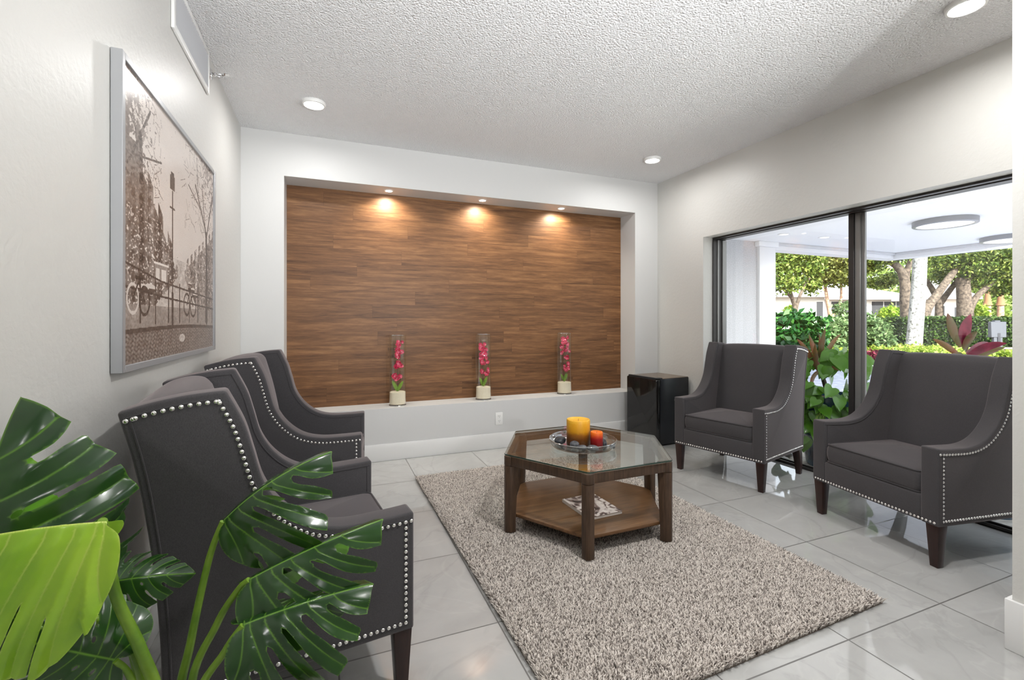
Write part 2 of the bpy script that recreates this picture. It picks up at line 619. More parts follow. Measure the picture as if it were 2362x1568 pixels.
def niche_light(x, label):
    k = thing('niche_downlight', label, 'downlight', (x, YB + 0.12, NZ1), 0, 'three downlights in the top of the recess')
    obj('trim_ring', MB().lathe([(0.028, 0), (0.042, 0), (0.042, -0.004), (0.03, -0.006)], 32, cap=False), M['white_plastic'], k)
    obj('lens', MB().lathe([(0.0005, -0.006), (0.02, -0.006), (0.031, -0.004)], 32, cap=False), M['lamp_warm'], k)
    d = bpy.data.lights.new('bulb', 'SPOT')
    d.energy = 13; d.spot_size = math.radians(150); d.spot_blend = 0.75; d.shadow_soft_size = 0.03; d.color = (1, 0.93, 0.80)
    o = bpy.data.objects.new('bulb', d)
    COL.objects.link(o)
    o.location = (0, 0.0, -0.012); o.parent = k
    o.rotation_euler = (math.radians(16), 0, 0)
niche_light(0.505, 'small bright downlight above the left orchid vase')
niche_light(1.375, 'small bright downlight above the middle orchid vase')
niche_light(2.222, 'small bright downlight above the right orchid vase')

# ---------------------------------------------------------------- picture on the left wall
PY0, PY1, PZ0, PZ1, PT = 1.759, 3.028, 1.036, 2.036, 0.033
pic = thing('framed_picture', 'large framed sepia print of a canal street on the left wall', 'picture', (XL, (PY0 + PY1) / 2, (PZ0 + PZ1) / 2))
def pbox(b, y0, y1, z0, z1, x0, x1):
    cy, cz = (PY0 + PY1) / 2, (PZ0 + PZ1) / 2
    b.box(x0, x1, y0 - cy, y1 - cy, z0 - cz, z1 - cz)
b = MB(); fwid = 0.022
pbox(b, PY0, PY0 + fwid, PZ0, PZ1, 0.002, PT); pbox(b, PY1 - fwid, PY1, PZ0, PZ1, 0.002, PT)
pbox(b, PY0 + fwid, PY1 - fwid, PZ0, PZ0 + fwid, 0.002, PT); pbox(b, PY0 + fwid, PY1 - fwid, PZ1 - fwid, PZ1, 0.002, PT)
obj('frame', b, M['silver_frame'], pic, bevel=0.0015, seg=1)
b = MB(); pbox(b, PY0 + 0.01, PY1 - 0.01, PZ0 + 0.01, PZ1 - 0.01, 0.001, 0.022)
obj('backing_board', b, M['black'], pic, smooth=0)

def paint_canal(W, H):
    """a generic sepia canal street: value image, rows bottom to top"""
    S, Tt = np.meshgrid(np.linspace(0, 1, W), np.linspace(0, 1, H))
    rng = np.random.default_rng(5)
    def vnoise(fx, fy, seed):
        r = np.random.default_rng(seed)
        g = r.random((fy + 2, fx + 2))
        x = S * fx; y = Tt * fy
        xi = x.astype(int); yi = y.astype(int); xf = x - xi; yf = y - yi
        return (g[yi, xi] * (1 - xf) * (1 - yf) + g[yi, xi + 1] * xf * (1 - yf) + g[yi + 1, xi] * (1 - xf) * yf + g[yi + 1, xi + 1] * xf * yf)
    n1, n2, n3 = vnoise(60, 70, 1), vnoise(14, 16, 2), vnoise(150, 180, 3)
    img = 0.86 - 0.05 * Tt + 0.03 * n2                         # pale sky
    # left terrace of houses, receding to the vanishing point
    topL = 0.86 - 1.02 * S
    topL = np.where(S < 0.14, 0.80, topL) + 0.03 * np.sign(np.sin(S * 70)) * (S < 0.45)
    mL = (S < 0.47) & (Tt < topL) & (Tt > 0.2)
    fac = np.random.default_rng(21).random(64)[np.clip((S * 26).astype(int), 0, 63)]
    win = ((np.sin(S * 95 + 2 * np.sin(S * 9)) > 0.25) & (np.sin(Tt * 88) > 0.1)).astype(float)
    img = np.where(mL, 0.30 + 0.22 * (fac - .5) + 0.20 * n1 - 0.1 * win + 0.30 * (n3 > 0.74) * (Tt < .55) + .12 * (n3 > .7), img)
    # right houses
    topR = 0.40 + 0.56 * (S - 0.55)
    mR = (S > 0.55) & (Tt < topR + 0.02 * np.sign(np.sin(S * 110))) & (Tt > 0.2)
    img = np.where(mR, 0.40 + 0.24 * (fac - .5) + 0.24 * n1 + .25 * (n3 > .76) - 0.1 * ((np.sin(S * 130) > 0.2) & (np.sin(Tt * 105) > 0)), img)
    # far haze
    hz = np.exp(-((S - 0.5) / 0.05) ** 2) * (Tt < 0.42) * (Tt > 0.25)
    img = img * (1 - 0.6 * hz) + 0.62 * 0.6 * hz
    # canal
    mW = (Tt < 0.36) & (Tt > 0.17) & (S > 0.50 - (0.36 - Tt) * 1.7) & (S < 0.53 + (0.36 - Tt) * 1.3)
    img = np.where(mW, 0.70 + 0.16 * n1 - 0.10 * (n3 > 0.6), img)
    def rect(s0, s1, t0, t1, val, a=1.0):
        nonlocal img
        m = (S > s0) & (S < s1) & (Tt > t0) & (Tt < t1)
        img = np.where(m, img * (1 - a) + val * a, img)
    def line(s0, t0, s1, t1, w, val):
        nonlocal img
        dx, dy = (s1 - s0) * 1.27, (t1 - t0)
        L2 = dx * dx + dy * dy + 1e-9
        px, py = (S - s0) * 1.27, Tt - t0
        q = np.clip((px * dx + py * dy) / L2, 0, 1)
        d = np.hypot(px - q * dx, py - q * dy)
        img = np.where(d < w, val, img)
    def ring(s0, t0, r, w, val):
        nonlocal img
        d = np.hypot((S - s0) * 1.27, Tt - t0)
        img = np.where(np.abs(d - r) < w, val, img)
    # house boats and moored boats
    rect(0.24, 0.36, 0.30, 0.37, 0.58); rect(0.25, 0.28, 0.305, 0.355, 0.86); rect(0.30, 0.345, 0.305, 0.355, 0.9); rect(0.23, 0.37, 0.37, 0.378, 0.92)
    for sx, ty, q in ((0.2, 0.27, .05), (0.14, 0.265, .05), (0.66, 0.30, .03), (0.70, 0.275, .04), (0.62, 0.325, .025)):
        m = (((S - sx) / q) ** 2 + ((Tt - ty) / (q * .35)) ** 2) < 1
        img = np.where(m, np.where(Tt > ty, 0.82, 0.25), img)
    # quay edge, pavement and cobbles
    img = np.where(Tt < 0.205, 0.50 + 0.12 * n1, img)
    curb = 0.118 + 0.012 * np.sin(S * 3.0)
    img = np.where(Tt < curb, 0.26, img)
    cob = np.abs(np.sin(Tt * 210 + 0.8 * np.sin(S * 150))) * 0.5 + 0.5 * np.abs(np.sin((S * 1.27 + Tt * 0.6 + (np.floor(Tt * 67) % 2) * .015) * 105))
    img = np.where(Tt < curb - 0.016, 0.26 + 0.34 * cob * (0.6 + .4 * n1), img)
    m = (((S - .52) / .035) ** 2 + ((Tt - .07) / .018) ** 2) < 1
    img = np.where(m, .78, img)
    # railing
    for k, s0 in enumerate(np.linspace(0.0, 0.98, 9)):
        line(s0, 0.14 + 0.004 * (k % 2), s0, 0.31, 0.006, 0.2)
    line(0, 0.345, 0.30, 0.305, 0.004, 0.22); line(0.30, 0.305, 1, 0.27, 0.004, 0.22)
    line(0, 0.265, 0.30, 0.245, 0.004, 0.22); line(0.30, 0.245, 1, 0.215, 0.004, 0.22)
    # bicycles
    for bs in (0.07, 0.58):
        ring(bs, 0.225, 0.05, 0.006, 0.82 if bs < .3 else .25); ring(bs + 0.085, 0.22, 0.05, 0.006, 0.2)
        line(bs, 0.225, bs + 0.04, 0.285, 0.005, 0.2); line(bs + .04, .285, bs + .085, .22, 0.005, .2); line(bs + .02, .30, bs + .05, .30, .006, .15)
    # lamp post
    line(0.41, 0.15, 0.41, 0.70, 0.0075, 0.24); line(0.41, 0.13, 0.41, 0.26, 0.014, 0.22)
    rect(0.385, 0.435, 0.71, 0.77, 0.32); rect(0.395, 0.425, 0.77, 0.785, 0.25); line(0.385, 0.63, 0.435, 0.63, .004, .25)
    # trees: trunks, limbs and leaf speckle
    line(0.88, 0.14, 0.875, 0.62, 0.016, 0.2); line(0.875, 0.62, 0.70, 0.83, 0.008, 0.25); line(0.875, 0.6, 0.985, 0.86, 0.009, 0.22)
    line(0.78, 0.73, 0.60, 0.80, 0.004, .3); line(0.875, 0.55, 0.80, 0.86, 0.006, .25); line(0.74, 0.78, 0.72, 0.97, 0.004, 0.3)
    line(0.0, 0.62, 0.2, 0.93, 0.007, 0.25); line(0.07, 0.72, 0.3, 0.78, 0.004, 0.3); line(0.1, 0.78, 0.03, 0.97, 0.005, .28)
    for k in range(420):
        s0, t0 = rng.random(), 0.52 + 0.48 * rng.random()
        if 0.30 < s0 < 0.55: continue
        if s0 > .55 and t0 < .62: continue
        a = rng.random() * 6.28; L = .02 + .05 * rng.random()
        line(s0, t0, s0 + L * math.cos(a), t0 + L * math.sin(a), 0.0013, 0.40)
    dens = np.clip((0.34 - S) * 2.6, 0, 1) * np.clip((Tt - 0.48) * 4, 0, 1) + np.clip((S - 0.52) * 1.5, 0, .62) * np.clip((Tt - 0.58) * 3, 0, 1)
    leaf = vnoise(95, 80, 9) * 0.6 + n3 * 0.4
    img = np.where(leaf > 0.86 - 0.55 * dens * (0.5 + n2), 0.34 + 0.2 * n2, img)
    img = img + 0.16 * (n3 - .5) * (img < 0.8) + 0.05 * (rng.random(img.shape) - .5)
    return np.clip(img, 0.08, 0.95)
PW, PH = 380, 460
val = paint_canal(PW, PH)
ys = np.linspace(PY0 + 0.02, PY1 - 0.02, PW) - (PY0 + PY1) / 2
zs = np.linspace(PZ0 + 0.02, PZ1 - 0.02, PH) - (PZ0 + PZ1) / 2
YY, ZZ = np.meshgrid(ys, zs)
V = np.stack([np.full(YY.size, 0.0245), YY.ravel(), ZZ.ravel()], 1)
ii = (np.arange(PH - 1)[:, None] * PW + np.arange(PW - 1)[None, :]).ravel()
Fq = np.stack([ii, ii + 1, ii + PW + 1, ii + PW], 1)
tp = NT('sepia_print')
tp.bsdf(Roughness=0.28, Specular_IOR_Level=0.4)
at = tp.n('ShaderNodeAttribute', attribute_name='print')
tp.base(tp.ramp(at.outputs['Fac'], [(0.1, rgb(44, 34, 30)), (0.35, rgb(104, 90, 82)), (0.6, rgb(158, 146, 138)), (0.95, rgb(232, 222, 214))]))
pr = npmesh('print', V, Fq, tp.m, pic)
pa = pr.data.attributes.new('print', 'FLOAT', 'POINT')
pa.data.foreach_set('value', val.astype(np.float32).ravel())

# ---------------------------------------------------------------- air vent, sprinkler, outlet
vt = thing('air_vent', 'white louvred air vent high on the left wall below the ceiling', 'vent', (XL, 2.665, 2.562))
b = MB(); vy, vz, vb = 0.318, 0.118, 0.028
b.box(0.001, 0.014, -vy, -vy + vb, -vz, vz).box(0.001, 0.014, vy - vb, vy, -vz, vz).box(0.001, 0.014, -vy + vb, vy - vb, -vz, -vz + vb).box(0.001, 0.014, -vy + vb, vy - vb, vz - vb, vz)
obj('frame', b, M['white_plastic'], vt, bevel=0.003, seg=2)
b = MB()
for k in range(34):
    y = -vy + vb + 0.004 + k * (2 * (vy - vb) - 0.008) / 33
    b.box(-0.006, 0.006, -0.0007, 0.0007, -vz + vb, vz - vb, Matrix.Translation((0.007, y, 0)) @ Matrix.Rotation(math.radians(28), 4, 'Z'))
obj('louvre', b, plain('louvre_grey', rgb(176, 176, 178), 0.5), vt, smooth=0)
obj('duct_shade', MB().box(0.0005, 0.0015, -vy + vb, vy - vb, -vz + vb, vz - vb), plain('vent_shadow', rgb(84, 84, 86), 0.8), vt, smooth=0)  # dark sheet, shade behind the louvres put into its colour

sp = thing('fire_sprinkler', 'small chrome fire sprinkler beside the air vent', 'sprinkler', (XL, 3.06, 2.598))
rx = Matrix.Rotation(PI / 2, 4, 'Y')
def xl(prof, n=24):
    b = MB().lathe(prof, n)
    b.v = [tuple(rx @ Vector(p)) for p in b.v]
    return b
obj('escutcheon', xl([(0.034, 0.0), (0.034, 0.003), (0.024, 0.010), (0.014, 0.012)]), M['chrome'], sp)
b = xl([(0.011, 0.012), (0.011, 0.026), (0.008, 0.028)])
for s in (-1, 1):
    b.tube(catmull([(0.026, s * 0.010, 0), (0.042, s * 0.017, 0), (0.058, s * 0.013, 0), (0.068, 0, 0)], 4), 0.003, 8)
b.tube([(0.028, 0, 0), (0.066, 0, 0)], 0.0035, 8)
obj('sprinkler_frame', b, M['chrome'], sp)
b = xl([(0.002, 0.068), (0.016, 0.070), (0.016, 0.072), (0.002, 0.074)])
b.box(0.068, 0.092, -0.014, 0.014, 0.010, 0.013)
obj('deflector', b, M['chrome'], sp)

ot = thing('wall_outlet', 'white double power outlet on the wall below the recess', 'outlet', (1.498, YB, 0.277))
obj('cover_plate', MB().box(-0.036, 0.036, -0.006, -0.0005, -0.058, 0.058), M['white_plastic'], ot, bevel=0.003, seg=2)
for z in (-0.022, 0.022):
    b = MB().prism(rrect(-0.017, 0.017, z - 0.016, z + 0.016, 0.009), lambda p, t: (p[0], t, p[1]), -0.0085, -0.005)
    s = obj('socket', b, M['white_plastic'], ot)
    b = MB()
    b.box(-0.0075, -0.0055, -0.0092, -0.008, z - 0.002, z + 0.008).box(0.0055, 0.0075, -0.0092, -0.008, z - 0.002, z + 0.007)
    b.box(-0.002, 0.002, -0.0092, -0.008, z - 0.011, z - 0.007)
    obj('slot', b, M['dark_slot'], s, smooth=0)
# ================================================================ wingback armchairs
CWD, TA, HA, HB, HT, HTR, XW, XRT, XRB = 0.702, 0.083, 0.582, 0.205, 1.012, 0.974, -0.517, -0.745, -0.655
def side_profile():
    P = [Vector((0.0, HB, 0)), Vector((0.0, HA, 0))]
    P += catmull([(0.0, HA, 0), (-0.10, HA - 0.004, 0), (-0.21, HA - 0.002, 0), (-0.30, HA + 0.024, 0), (-0.375, HA + 0.085, 0),
                  (-0.425, HA + 0.165, 0), (-0.452, HA + 0.26, 0), (-0.475, HA + 0.34, 0), (XW, HT, 0)], 6)[1:]
    P += catmull([(XW, HT, 0), (-0.60, HT - 0.006, 0), (-0.68, HT - 0.02, 0), (XRT, HTR, 0)], 5)[1:]
    P += catmull([(XRT, HTR, 0), (-0.705, 0.80, 0), (-0.675, 0.58, 0), (-0.660, 0.38, 0), (XRB, HB, 0)], 5)[1:]
    return [(p.x, p.y) for p in P]
SP = side_profile()

def inset_poly(P, d):
    n = len(P); out = []
    for i in range(n):
        p, a, c = Vector(P[i]), Vector(P[i - 1]), Vector(P[(i + 1) % n])
        e1, e2 = (p - a), (c - p)
        if e1.length < 1e-9: e1 = e2
        if e2.length < 1e-9: e2 = e1
        n1 = Vector((-e1.y, e1.x)).normalized(); n2 = Vector((-e2.y, e2.x)).normalized()
        m = (n1 + n2); m = m / max(0.35, m.length_squared) * 2 if m.length > 1e-6 else n1
        out.append(p + m * d)       # interior side
    return out

def chair_proto():
    c = thing('wingback_armchair', 'chair', 'armchair')
    for s in (-1, 1):
        yo, yi = s * CWD / 2, s * (CWD / 2 - TA)
        b = MB().prism(SP, lambda p, t: (p[0], t, p[1]), yo, yi)
        sd = obj('wing_and_arm', b, M['fabric'], c, bevel=0.017, seg=4, smooth=50)
        # welt cord on the outer and inner faces, along the rounded front and top edge
        for yy, dd in ((s * (CWD / 2 + 0.0005), 0.021), (s * (CWD / 2 - TA - 0.0005), 0.019)):
            q = inset_poly(SP, dd)
            q = [(p.x, yy, p.y) for p in q]
            obj('welt', MB().tube(q, 0.0022, 6, closed=True), M['piping'], sd)
    # backrest, lofted across the width with a soft crown
    yi = CWD / 2 - TA + 0.004
    loops = []
    N = 14
    for k in range(N + 1):
        t = -1 + 2 * k / N
        cr = 0.030 * (1 - t ** 2) ** 0.6
        tp = 0.012 * (1 - t ** 2) ** 0.6
        P = catmull([(-0.475 + cr * .6, HB + 0.12, 0), (-0.490 + cr, 0.46, 0), (-0.520 + cr, 0.62, 0), (-0.556 + cr, 0.80, 0), (-0.592 + cr * .8, 0.945, 0)], 5)
        P += catmull([(-0.597 + cr * .7, 0.965, 0), (-0.615 + cr * .3, 0.985 + tp, 0), (-0.65, 0.992 + tp, 0), (-0.70, 0.982 + tp, 0), (-0.737, 0.966, 0)], 4)
        P += catmull([(-0.741, 0.955, 0), (-0.700, 0.80, 0), (-0.671, 0.58, 0), (-0.656, 0.38, 0), (-0.651, HB + 0.02, 0)], 4)
        loops.append([(p.x, t * yi, p.y) for p in P])
    obj('backrest', MB().loft(loops), M['fabric'], c, smooth=55)
    # seat base and front rail
    obj('seat_base', MB().box(-0.64, -0.001, -(CWD / 2 - TA + 0.003), CWD / 2 - TA + 0.003, HB, 0.338), M['fabric'], c, bevel=0.012, seg=3)
    # cushion
    ya = CWD / 2 - TA - 0.004
    def ring(ins, z):
        return [(p[0], p[1], z) for p in rrect(-0.515 + ins, -0.006 - ins, -ya + ins, ya - ins, max(0.028 - ins * 0.3, 0.006), 6)]
    def crown(ring_, amp):
        return [(x, y, z + amp * max(0, 1 - ((x + 0.26) / 0.27) ** 2) * max(0, 1 - (y / ya) ** 2)) for x, y, z in ring_]
    L = [crown(ring(i, 0.338), 0) for i in (0.20, 0.08, 0.02)]
    L += [ring(0.006, 0.341), ring(0.001, 0.350), ring(-0.004, 0.375), ring(-0.005, 0.40), ring(-0.003, 0.425), ring(0.001, 0.440), ring(0.006, 0.446)]
    L += [crown(ring(i, 0.449 + 0.003 * k), 0.020) for k, i in enumerate((0.014, 0.03, 0.055, 0.09, 0.13, 0.17, 0.21, 0.24))]
    cu = obj('cushion', MB().loft(L), M['fabric'], c, smooth=60)
    for ins, z in ((0.002, 0.446), (0.001, 0.343)):
        obj('piping', MB().tube(ring(ins, z), 0.0042, 8, closed=True), M['piping'], cu)
    # legs
    def leg(xt, yt, xb, yb, wt, wb, curve=0.0):
        L = []
        for k in range(7):
            t = k / 6
            x = xt + (xb - xt) * (t + curve * t * (t - 1)); y = yt + (yb - yt) * t; hw = (wt + (wb - wt) * t) / 2
            L.append([(x - hw, y - hw, HB + 0.004 - t * (HB + 0.004)), (x + hw, y - hw, HB + 0.004 - t * (HB + 0.004)),
                      (x + hw, y + hw, HB + 0.004 - t * (HB + 0.004)), (x - hw, y + hw, HB + 0.004 - t * (HB + 0.004))])
        return MB().loft(L)
    for s in (-1, 1):
        obj('front_leg', leg(-0.034, s * (CWD / 2 - 0.034), -0.034, s * (CWD / 2 - 0.034), 0.058, 0.036), M['leg_wood'], c, bevel=0.002, seg=2)
        obj('rear_leg', leg(-0.612, s * (CWD / 2 - 0.036), -0.672, s * (CWD / 2 - 0.042), 0.056, 0.034, -0.6), M['leg_wood'], c, bevel=0.002, seg=2)
    return c

def resample(pts, step):
    pts = [Vector(p) for p in pts]
    d = [0]
    for i in range(1, len(pts)):
        d.append(d[-1] + (pts[i] - pts[i - 1]).length)
    n = max(1, round(d[-1] / step)); out = []
    j = 0
    for k in range(n + 1):
        q = d[-1] * k / n
        while j < len(d) - 2 and d[j + 1] < q: j += 1
        f = (q - d[j]) / max(1e-9, d[j + 1] - d[j])
        out.append(pts[j].lerp(pts[j + 1], min(1, f)))
    return out

def nail_spots(side):
    """nail positions on one outer side, local coordinates"""
    q = inset_poly(SP, 0.027)
    # the outline: 0 = bottom front, 1 = arm front top, ..., wing top, rear top, ... rear bottom
    irt = next(i for i, p in enumerate(SP) if abs(p[0] - XRT) < 1e-6)
    iwt = next(i for i, p in enumerate(SP) if abs(p[0] - XW) < 1e-6)
    y = side * (CWD / 2 + 0.0004)
    seg = [q[irt:iwt - 1:-1], q[iwt:0:-1], [q[1], q[0]], [q[0], q[-1]]]
    out = []
    for s in seg:
        r = resample([(p.x, y, p.y) for p in s], 0.0185)
        out += r if not out else r[1:]
    return out
FRONT_NAILS = [Vector((0.0004, y, HB + 0.016)) for y in np.linspace(-CWD / 2 + 0.02, CWD / 2 - 0.02, 38)]

_nb = MB()
_nb.loft([[(0.0066 * math.cos(a) * 1.0, 0.0066 * math.sin(a), 0.0) for a in np.linspace(0, 2 * PI, 12, endpoint=False)]] +
         [[(0.0066 * math.cos(e) * math.cos(a), 0.0066 * math.cos(e) * math.sin(a), 0.0042 * math.sin(e)) for a in np.linspace(0, 2 * PI, 12, endpoint=False)] for e in (0.35, 0.75, 1.15, 1.5)])
_ns = obj('nail', _nb, M['steel'])
NAIL_ME = _ns.data
bpy.data.objects.remove(_ns)

def place_nails(chair, vis_side):
    spots = []
    for s in (-1, 1):
        for p in nail_spots(s):
            spots.append((p, Vector((0, s, 0))))
    for p in FRONT_NAILS:
        spots.append((p, Vector((1, 0, 0))))
    mw = Matrix.Translation(chair.location) @ Matrix.Rotation(chair.rotation_euler.z, 4, 'Z')
    eye = Vector((0, 0, CAM_H))
    sc = []
    for i, (p, n) in enumerate(spots):
        P = mw @ p; Nn = mw.to_3x3() @ n
        w = (eye - P); facing = Nn.dot(w.normalized())
        inframe = 1.0
        fw = P.x * SN + P.y * CS; r = P.x * CS - P.y * SN
        u = 1181 + F_PX * r / fw; v = HORIZON - F_PX * (P.z - CAM_H) / fw
        if not (0 < u < 2330 and 0 < v < 1568): inframe = 0.0
        sc.append((facing > 0.02) * inframe * (0.2 + facing) / fw)
    order = sorted(range(len(spots)), key=lambda i: -sc[i])
    single = set(order[:100])
    rest = MB()
    vs = [tuple(v.co) for v in NAIL_ME.vertices]; fs = [tuple(p.vertices) for p in NAIL_ME.polygons]
    for i, (p, n) in enumerate(spots):
        R = n.to_track_quat('Z', 'Y').to_matrix().to_4x4()
        if i in single:
            o = bpy.data.objects.new('nail', NAIL_ME)
            COL.objects.link(o); o.parent = chair
            o.location = p; o.rotation_euler = R.to_euler()
        else:
            rest.add([R @ Vector(v) + p for v in vs], fs)
    o = obj('nailhead_trim', rest, M['steel'], chair)
    o['kind'] = 'stuff'

CH = [((0.216, 1.844, 0), 7.3, 'charcoal wingback armchair beside the monstera plant, nearest to the framed picture'),
      ((0.205, 2.956, 0), -5.4, 'charcoal wingback armchair against the left wall, closest to the wood panelled recess'),
      ((2.701, 2.626, 0), 195.2, 'charcoal wingback armchair standing next to the black mini fridge'),
      ((2.772, 1.625, 0), 171.0, 'charcoal wingback armchair by the window, cut off by the divider wall')]
proto = chair_proto()
chairs = []
for i, (loc, a, lab) in enumerate(CH):
    c = proto if i == 0 else dup(proto, loc)
    c.location = loc; c.rotation_euler = (0, 0, math.radians(a))
    c['label'] = lab; c['group'] = 'four matching wingback armchairs'
    chairs.append(c)
for c, s in zip(chairs, (-1, -1, 1, 1)):
    place_nails(c, s)

# ================================================================ rug
RC = [Vector((0.655, 1.165)), Vector((2.185, 1.222)), Vector((2.135, 3.505)), Vector((0.620, 3.482))]
rug = thing('shag_rug', 'beige and grey flecked shag rug under the hexagonal coffee table', 'rug', (1.4, 2.35, 0))
b = MB()
b.prism([(p.x - 1.4, p.y - 2.35) for p in RC], lambda p, t: (p[0], p[1], t), 0.0005, 0.008)
obj('backing', b, plain('rug_backing', rgb(104, 94, 86), 0.9), rug, smooth=0)
def rug_pile(n):
    r = np.random.default_rng(3)
    g = int(math.sqrt(n))
    gx = int(g * 0.82); gy = int(n / gx)
    a, bb = np.meshgrid((np.arange(gx) + .5) / gx, (np.arange(gy) + .5) / gy)
    a = (a.ravel() + r.normal(0, .45 / gx, a.size)).clip(0, 1); bb = (bb.ravel() + r.normal(0, .45 / gy, bb.size)).clip(0, 1)
    c = [np.array(p) for p in RC]
    P = (np.outer((1 - a) * (1 - bb), c[0]) + np.outer(a * (1 - bb), c[1]) + np.outer(a * bb, c[2]) + np.outer((1 - a) * bb, c[3])) - np.array([1.4, 2.35])
    m = len(P)
    h = 0.018 + 0.006 * r.random(m)
    ang = r.random(m) * 2 * PI
    lean = 0.003 + 0.007 * r.random(m)
    # outward lean at the border
    ex = (a < .012) * -1.0 + (a > .988) * 1.0; ey = (bb < .008) * -1.0 + (bb > .992) * 1.0
    dx = np.cos(ang) * lean + ex * .008; dy = np.sin(ang) * lean + ey * .008
    w = 0.0022 + 0.0012 * r.random(m)
    V = np.zeros((m, 7, 3), dtype=np.float32)
    for k in range(3):
        t = ang + k * 2 * PI / 3
        V[:, k, 0] = P[:, 0] + w * np.cos(t); V[:, k, 1] = P[:, 1] + w * np.sin(t); V[:, k, 2] = 0.006
        V[:, 3 + k, 0] = P[:, 0] + dx * .55 + w * 1.05 * np.cos(t); V[:, 3 + k, 1] = P[:, 1] + dy * .55 + w * 1.05 * np.sin(t); V[:, 3 + k, 2] = 0.006 + h * .68
    V[:, 6, 0] = P[:, 0] + dx * 1.25; V[:, 6, 1] = P[:, 1] + dy * 1.25; V[:, 6, 2] = 0.006 + h
    q = np.array([(0, 1, 4), (0, 4, 3), (1, 2, 5), (1, 5, 4), (2, 0, 3), (2, 3, 5), (3, 4, 6), (4, 5, 6), (5, 3, 6)])
    Fc = (np.arange(m)[:, None, None] * 7 + q[None]).reshape(-1, 3)
    return V.reshape(-1, 3), Fc
t = NT('rug_yarn')
t.bsdf(Roughness=0.9, Specular_IOR_Level=0.1, Sheen_Weight=0.2)
gi = t.n('ShaderNodeNewGeometry')
cc = t.ramp(gi.outputs['Random Per Island'], [(0.0, rgb(96, 88, 83)), (0.2, rgb(140, 131, 124)), (0.45, rgb(198, 189, 181)), (1.0, rgb(226, 218, 210))])
t.base(cc)
M['yarn'] = t.m
V, Fc = rug_pile(150000)
pl = npmesh('pile', V, Fc, M['yarn'], rug)
pl['kind'] = 'stuff'

# ================================================================ coffee table
TC = Vector((1.434, 2.393)); TR = 0.522; TROT = math.radians(0.8)
RUGTOP = 0.026
tab = thing('coffee_table', 'dark wood hexagonal coffee table with a glass top and lower shelf', 'coffee table', (TC.x, TC.y, 0), TROT)
hexp = lambda R, k, off=0.0: Vector((R * math.cos(PI / 3 * k + off), R * math.sin(PI / 3 * k + off)))
LW = 0.058
for k in range(6):
    a = PI / 3 * k
    R = Matrix.Rotation(a, 4, 'Z')
    # leg: five-sided post, pointed outwards, tapering on the inside
    def sec(z, inner):
        P = [(TR - 0.006, 0), (TR - 0.024, 0.031), (TR - 0.024 - inner, 0.031), (TR - 0.024 - inner, -0.031), (TR - 0.024, -0.031)]
        P = [(TR - 0.004, 0.010), (TR - 0.024, 0.031), (TR - 0.024 - inner, 0.031), (TR - 0.024 - inner, -0.031), (TR - 0.024, -0.031), (TR - 0.004, -0.010)]
        return [R @ Vector((p[0], p[1], z)) for p in P]
    L = [sec(RUGTOP, 0.034), sec(0.10, 0.034), sec(0.25, 0.042), sec(0.392, 0.048)]
    obj('leg', MB().loft(L), M['table_wood'], tab, bevel=0.0025, seg=2)
    L = [sec(0.394, 0.050), sec(0.446, 0.050)]
    obj('corner_block', MB().loft(L), M['table_wood'], tab, bevel=0.0025, seg=2)
    # rail between two legs
    a2 = a + PI / 6
    R2 = Matrix.Rotation(a2, 4, 'Z')
    ap = TR * math.cos(PI / 6)
    hl = TR / 2 - 0.028
    obj('apron_rail', MB().box(ap - 0.034, ap - 0.008, -hl, hl, 0.396, 0.446, R2), M['table_wood'], tab, bevel=0.002, seg=2)
    obj('glass_pad', MB().lathe([(0.0, 0), (0.008, 0), (0.008, 0.004), (0, 0.004)], 16, (R @ Vector((TR - 0.035, 0, 0.446)))), pane('pad_%d' % k, (0.9, 0.9, 0.88, 1)), tab)
def hexloop(R, z, cut=0.0):
    if not cut:
        return [(*hexp(R, k), z) for k in range(6)]
    out = []
    for k in range(6):
        p, a_, c_ = hexp(R, k), hexp(R, k - 1), hexp(R, k + 1)
        out += [(*(p + (a_ - p).normalized() * cut), z), (*(p + (c_ - p).normalized() * cut), z)]
    return out
gl = obj('glass_top', MB().loft([hexloop(TR - 0.003, 0.4502, .008), hexloop(TR, 0.4525, .008), hexloop(TR, 0.4585, .008), hexloop(TR - 0.004, 0.461, .008)]), [M['table_glass'], M['glass_edge']], tab, smooth=0)
for p in gl.data.polygons:
    if abs(p.normal.z) < 0.5: p.material_index = 1
sh = MB().loft([hexloop(TR - 0.045, 0.108, .03), hexloop(TR - 0.045, 0.126, .03)])
obj('lower_shelf', sh, M['shelf_wood'], tab, bevel=0.003, seg=2)
TOPZ, SHZ = 0.461, 0.126

# magazine on the shelf
mg = thing('magazine', 'magazine with a black and white cover on the lower table shelf', 'magazine', (1.405, 2.273, SHZ), math.radians(2.5))
obj('page_block', MB().box(-0.108, 0.108, -0.139, 0.139, 0.0006, 0.0165), plain('paper', rgb(214, 204, 198), 0.7), mg, bevel=0.001, seg=1)
t = NT('magazine_cover')
t.bsdf(Roughness=0.3)
v = t.coord((1, 1, 1))
n = t.noise(v, 11, 2, 0.5, 2.2)
n2 = t.noise(v, 30, 3, 0.6, 0.5)
f = t.math('ADD', t.math('MULTIPLY', n, 0.8), t.math('MULTIPLY', n2, 0.2))
t.base(t.ramp(f, [(0.36, rgb(46, 40, 40)), (0.45, rgb(132, 112, 108)), (0.5, rgb(206, 192, 188)), (0.62, rgb(228, 216, 212))]))
cvr = MB().box(-0.110, 0.110, -0.1415, 0.1415, 0.0166, 0.0176)
obj('front_cover', cvr, t.m, mg, smooth=0)
obj('spine', MB().box(-0.1105, -0.1085, -0.1415, 0.1415, 0.0005, 0.0176), plain('spine_paper', rgb(220, 212, 208), 0.5), mg, smooth=0)

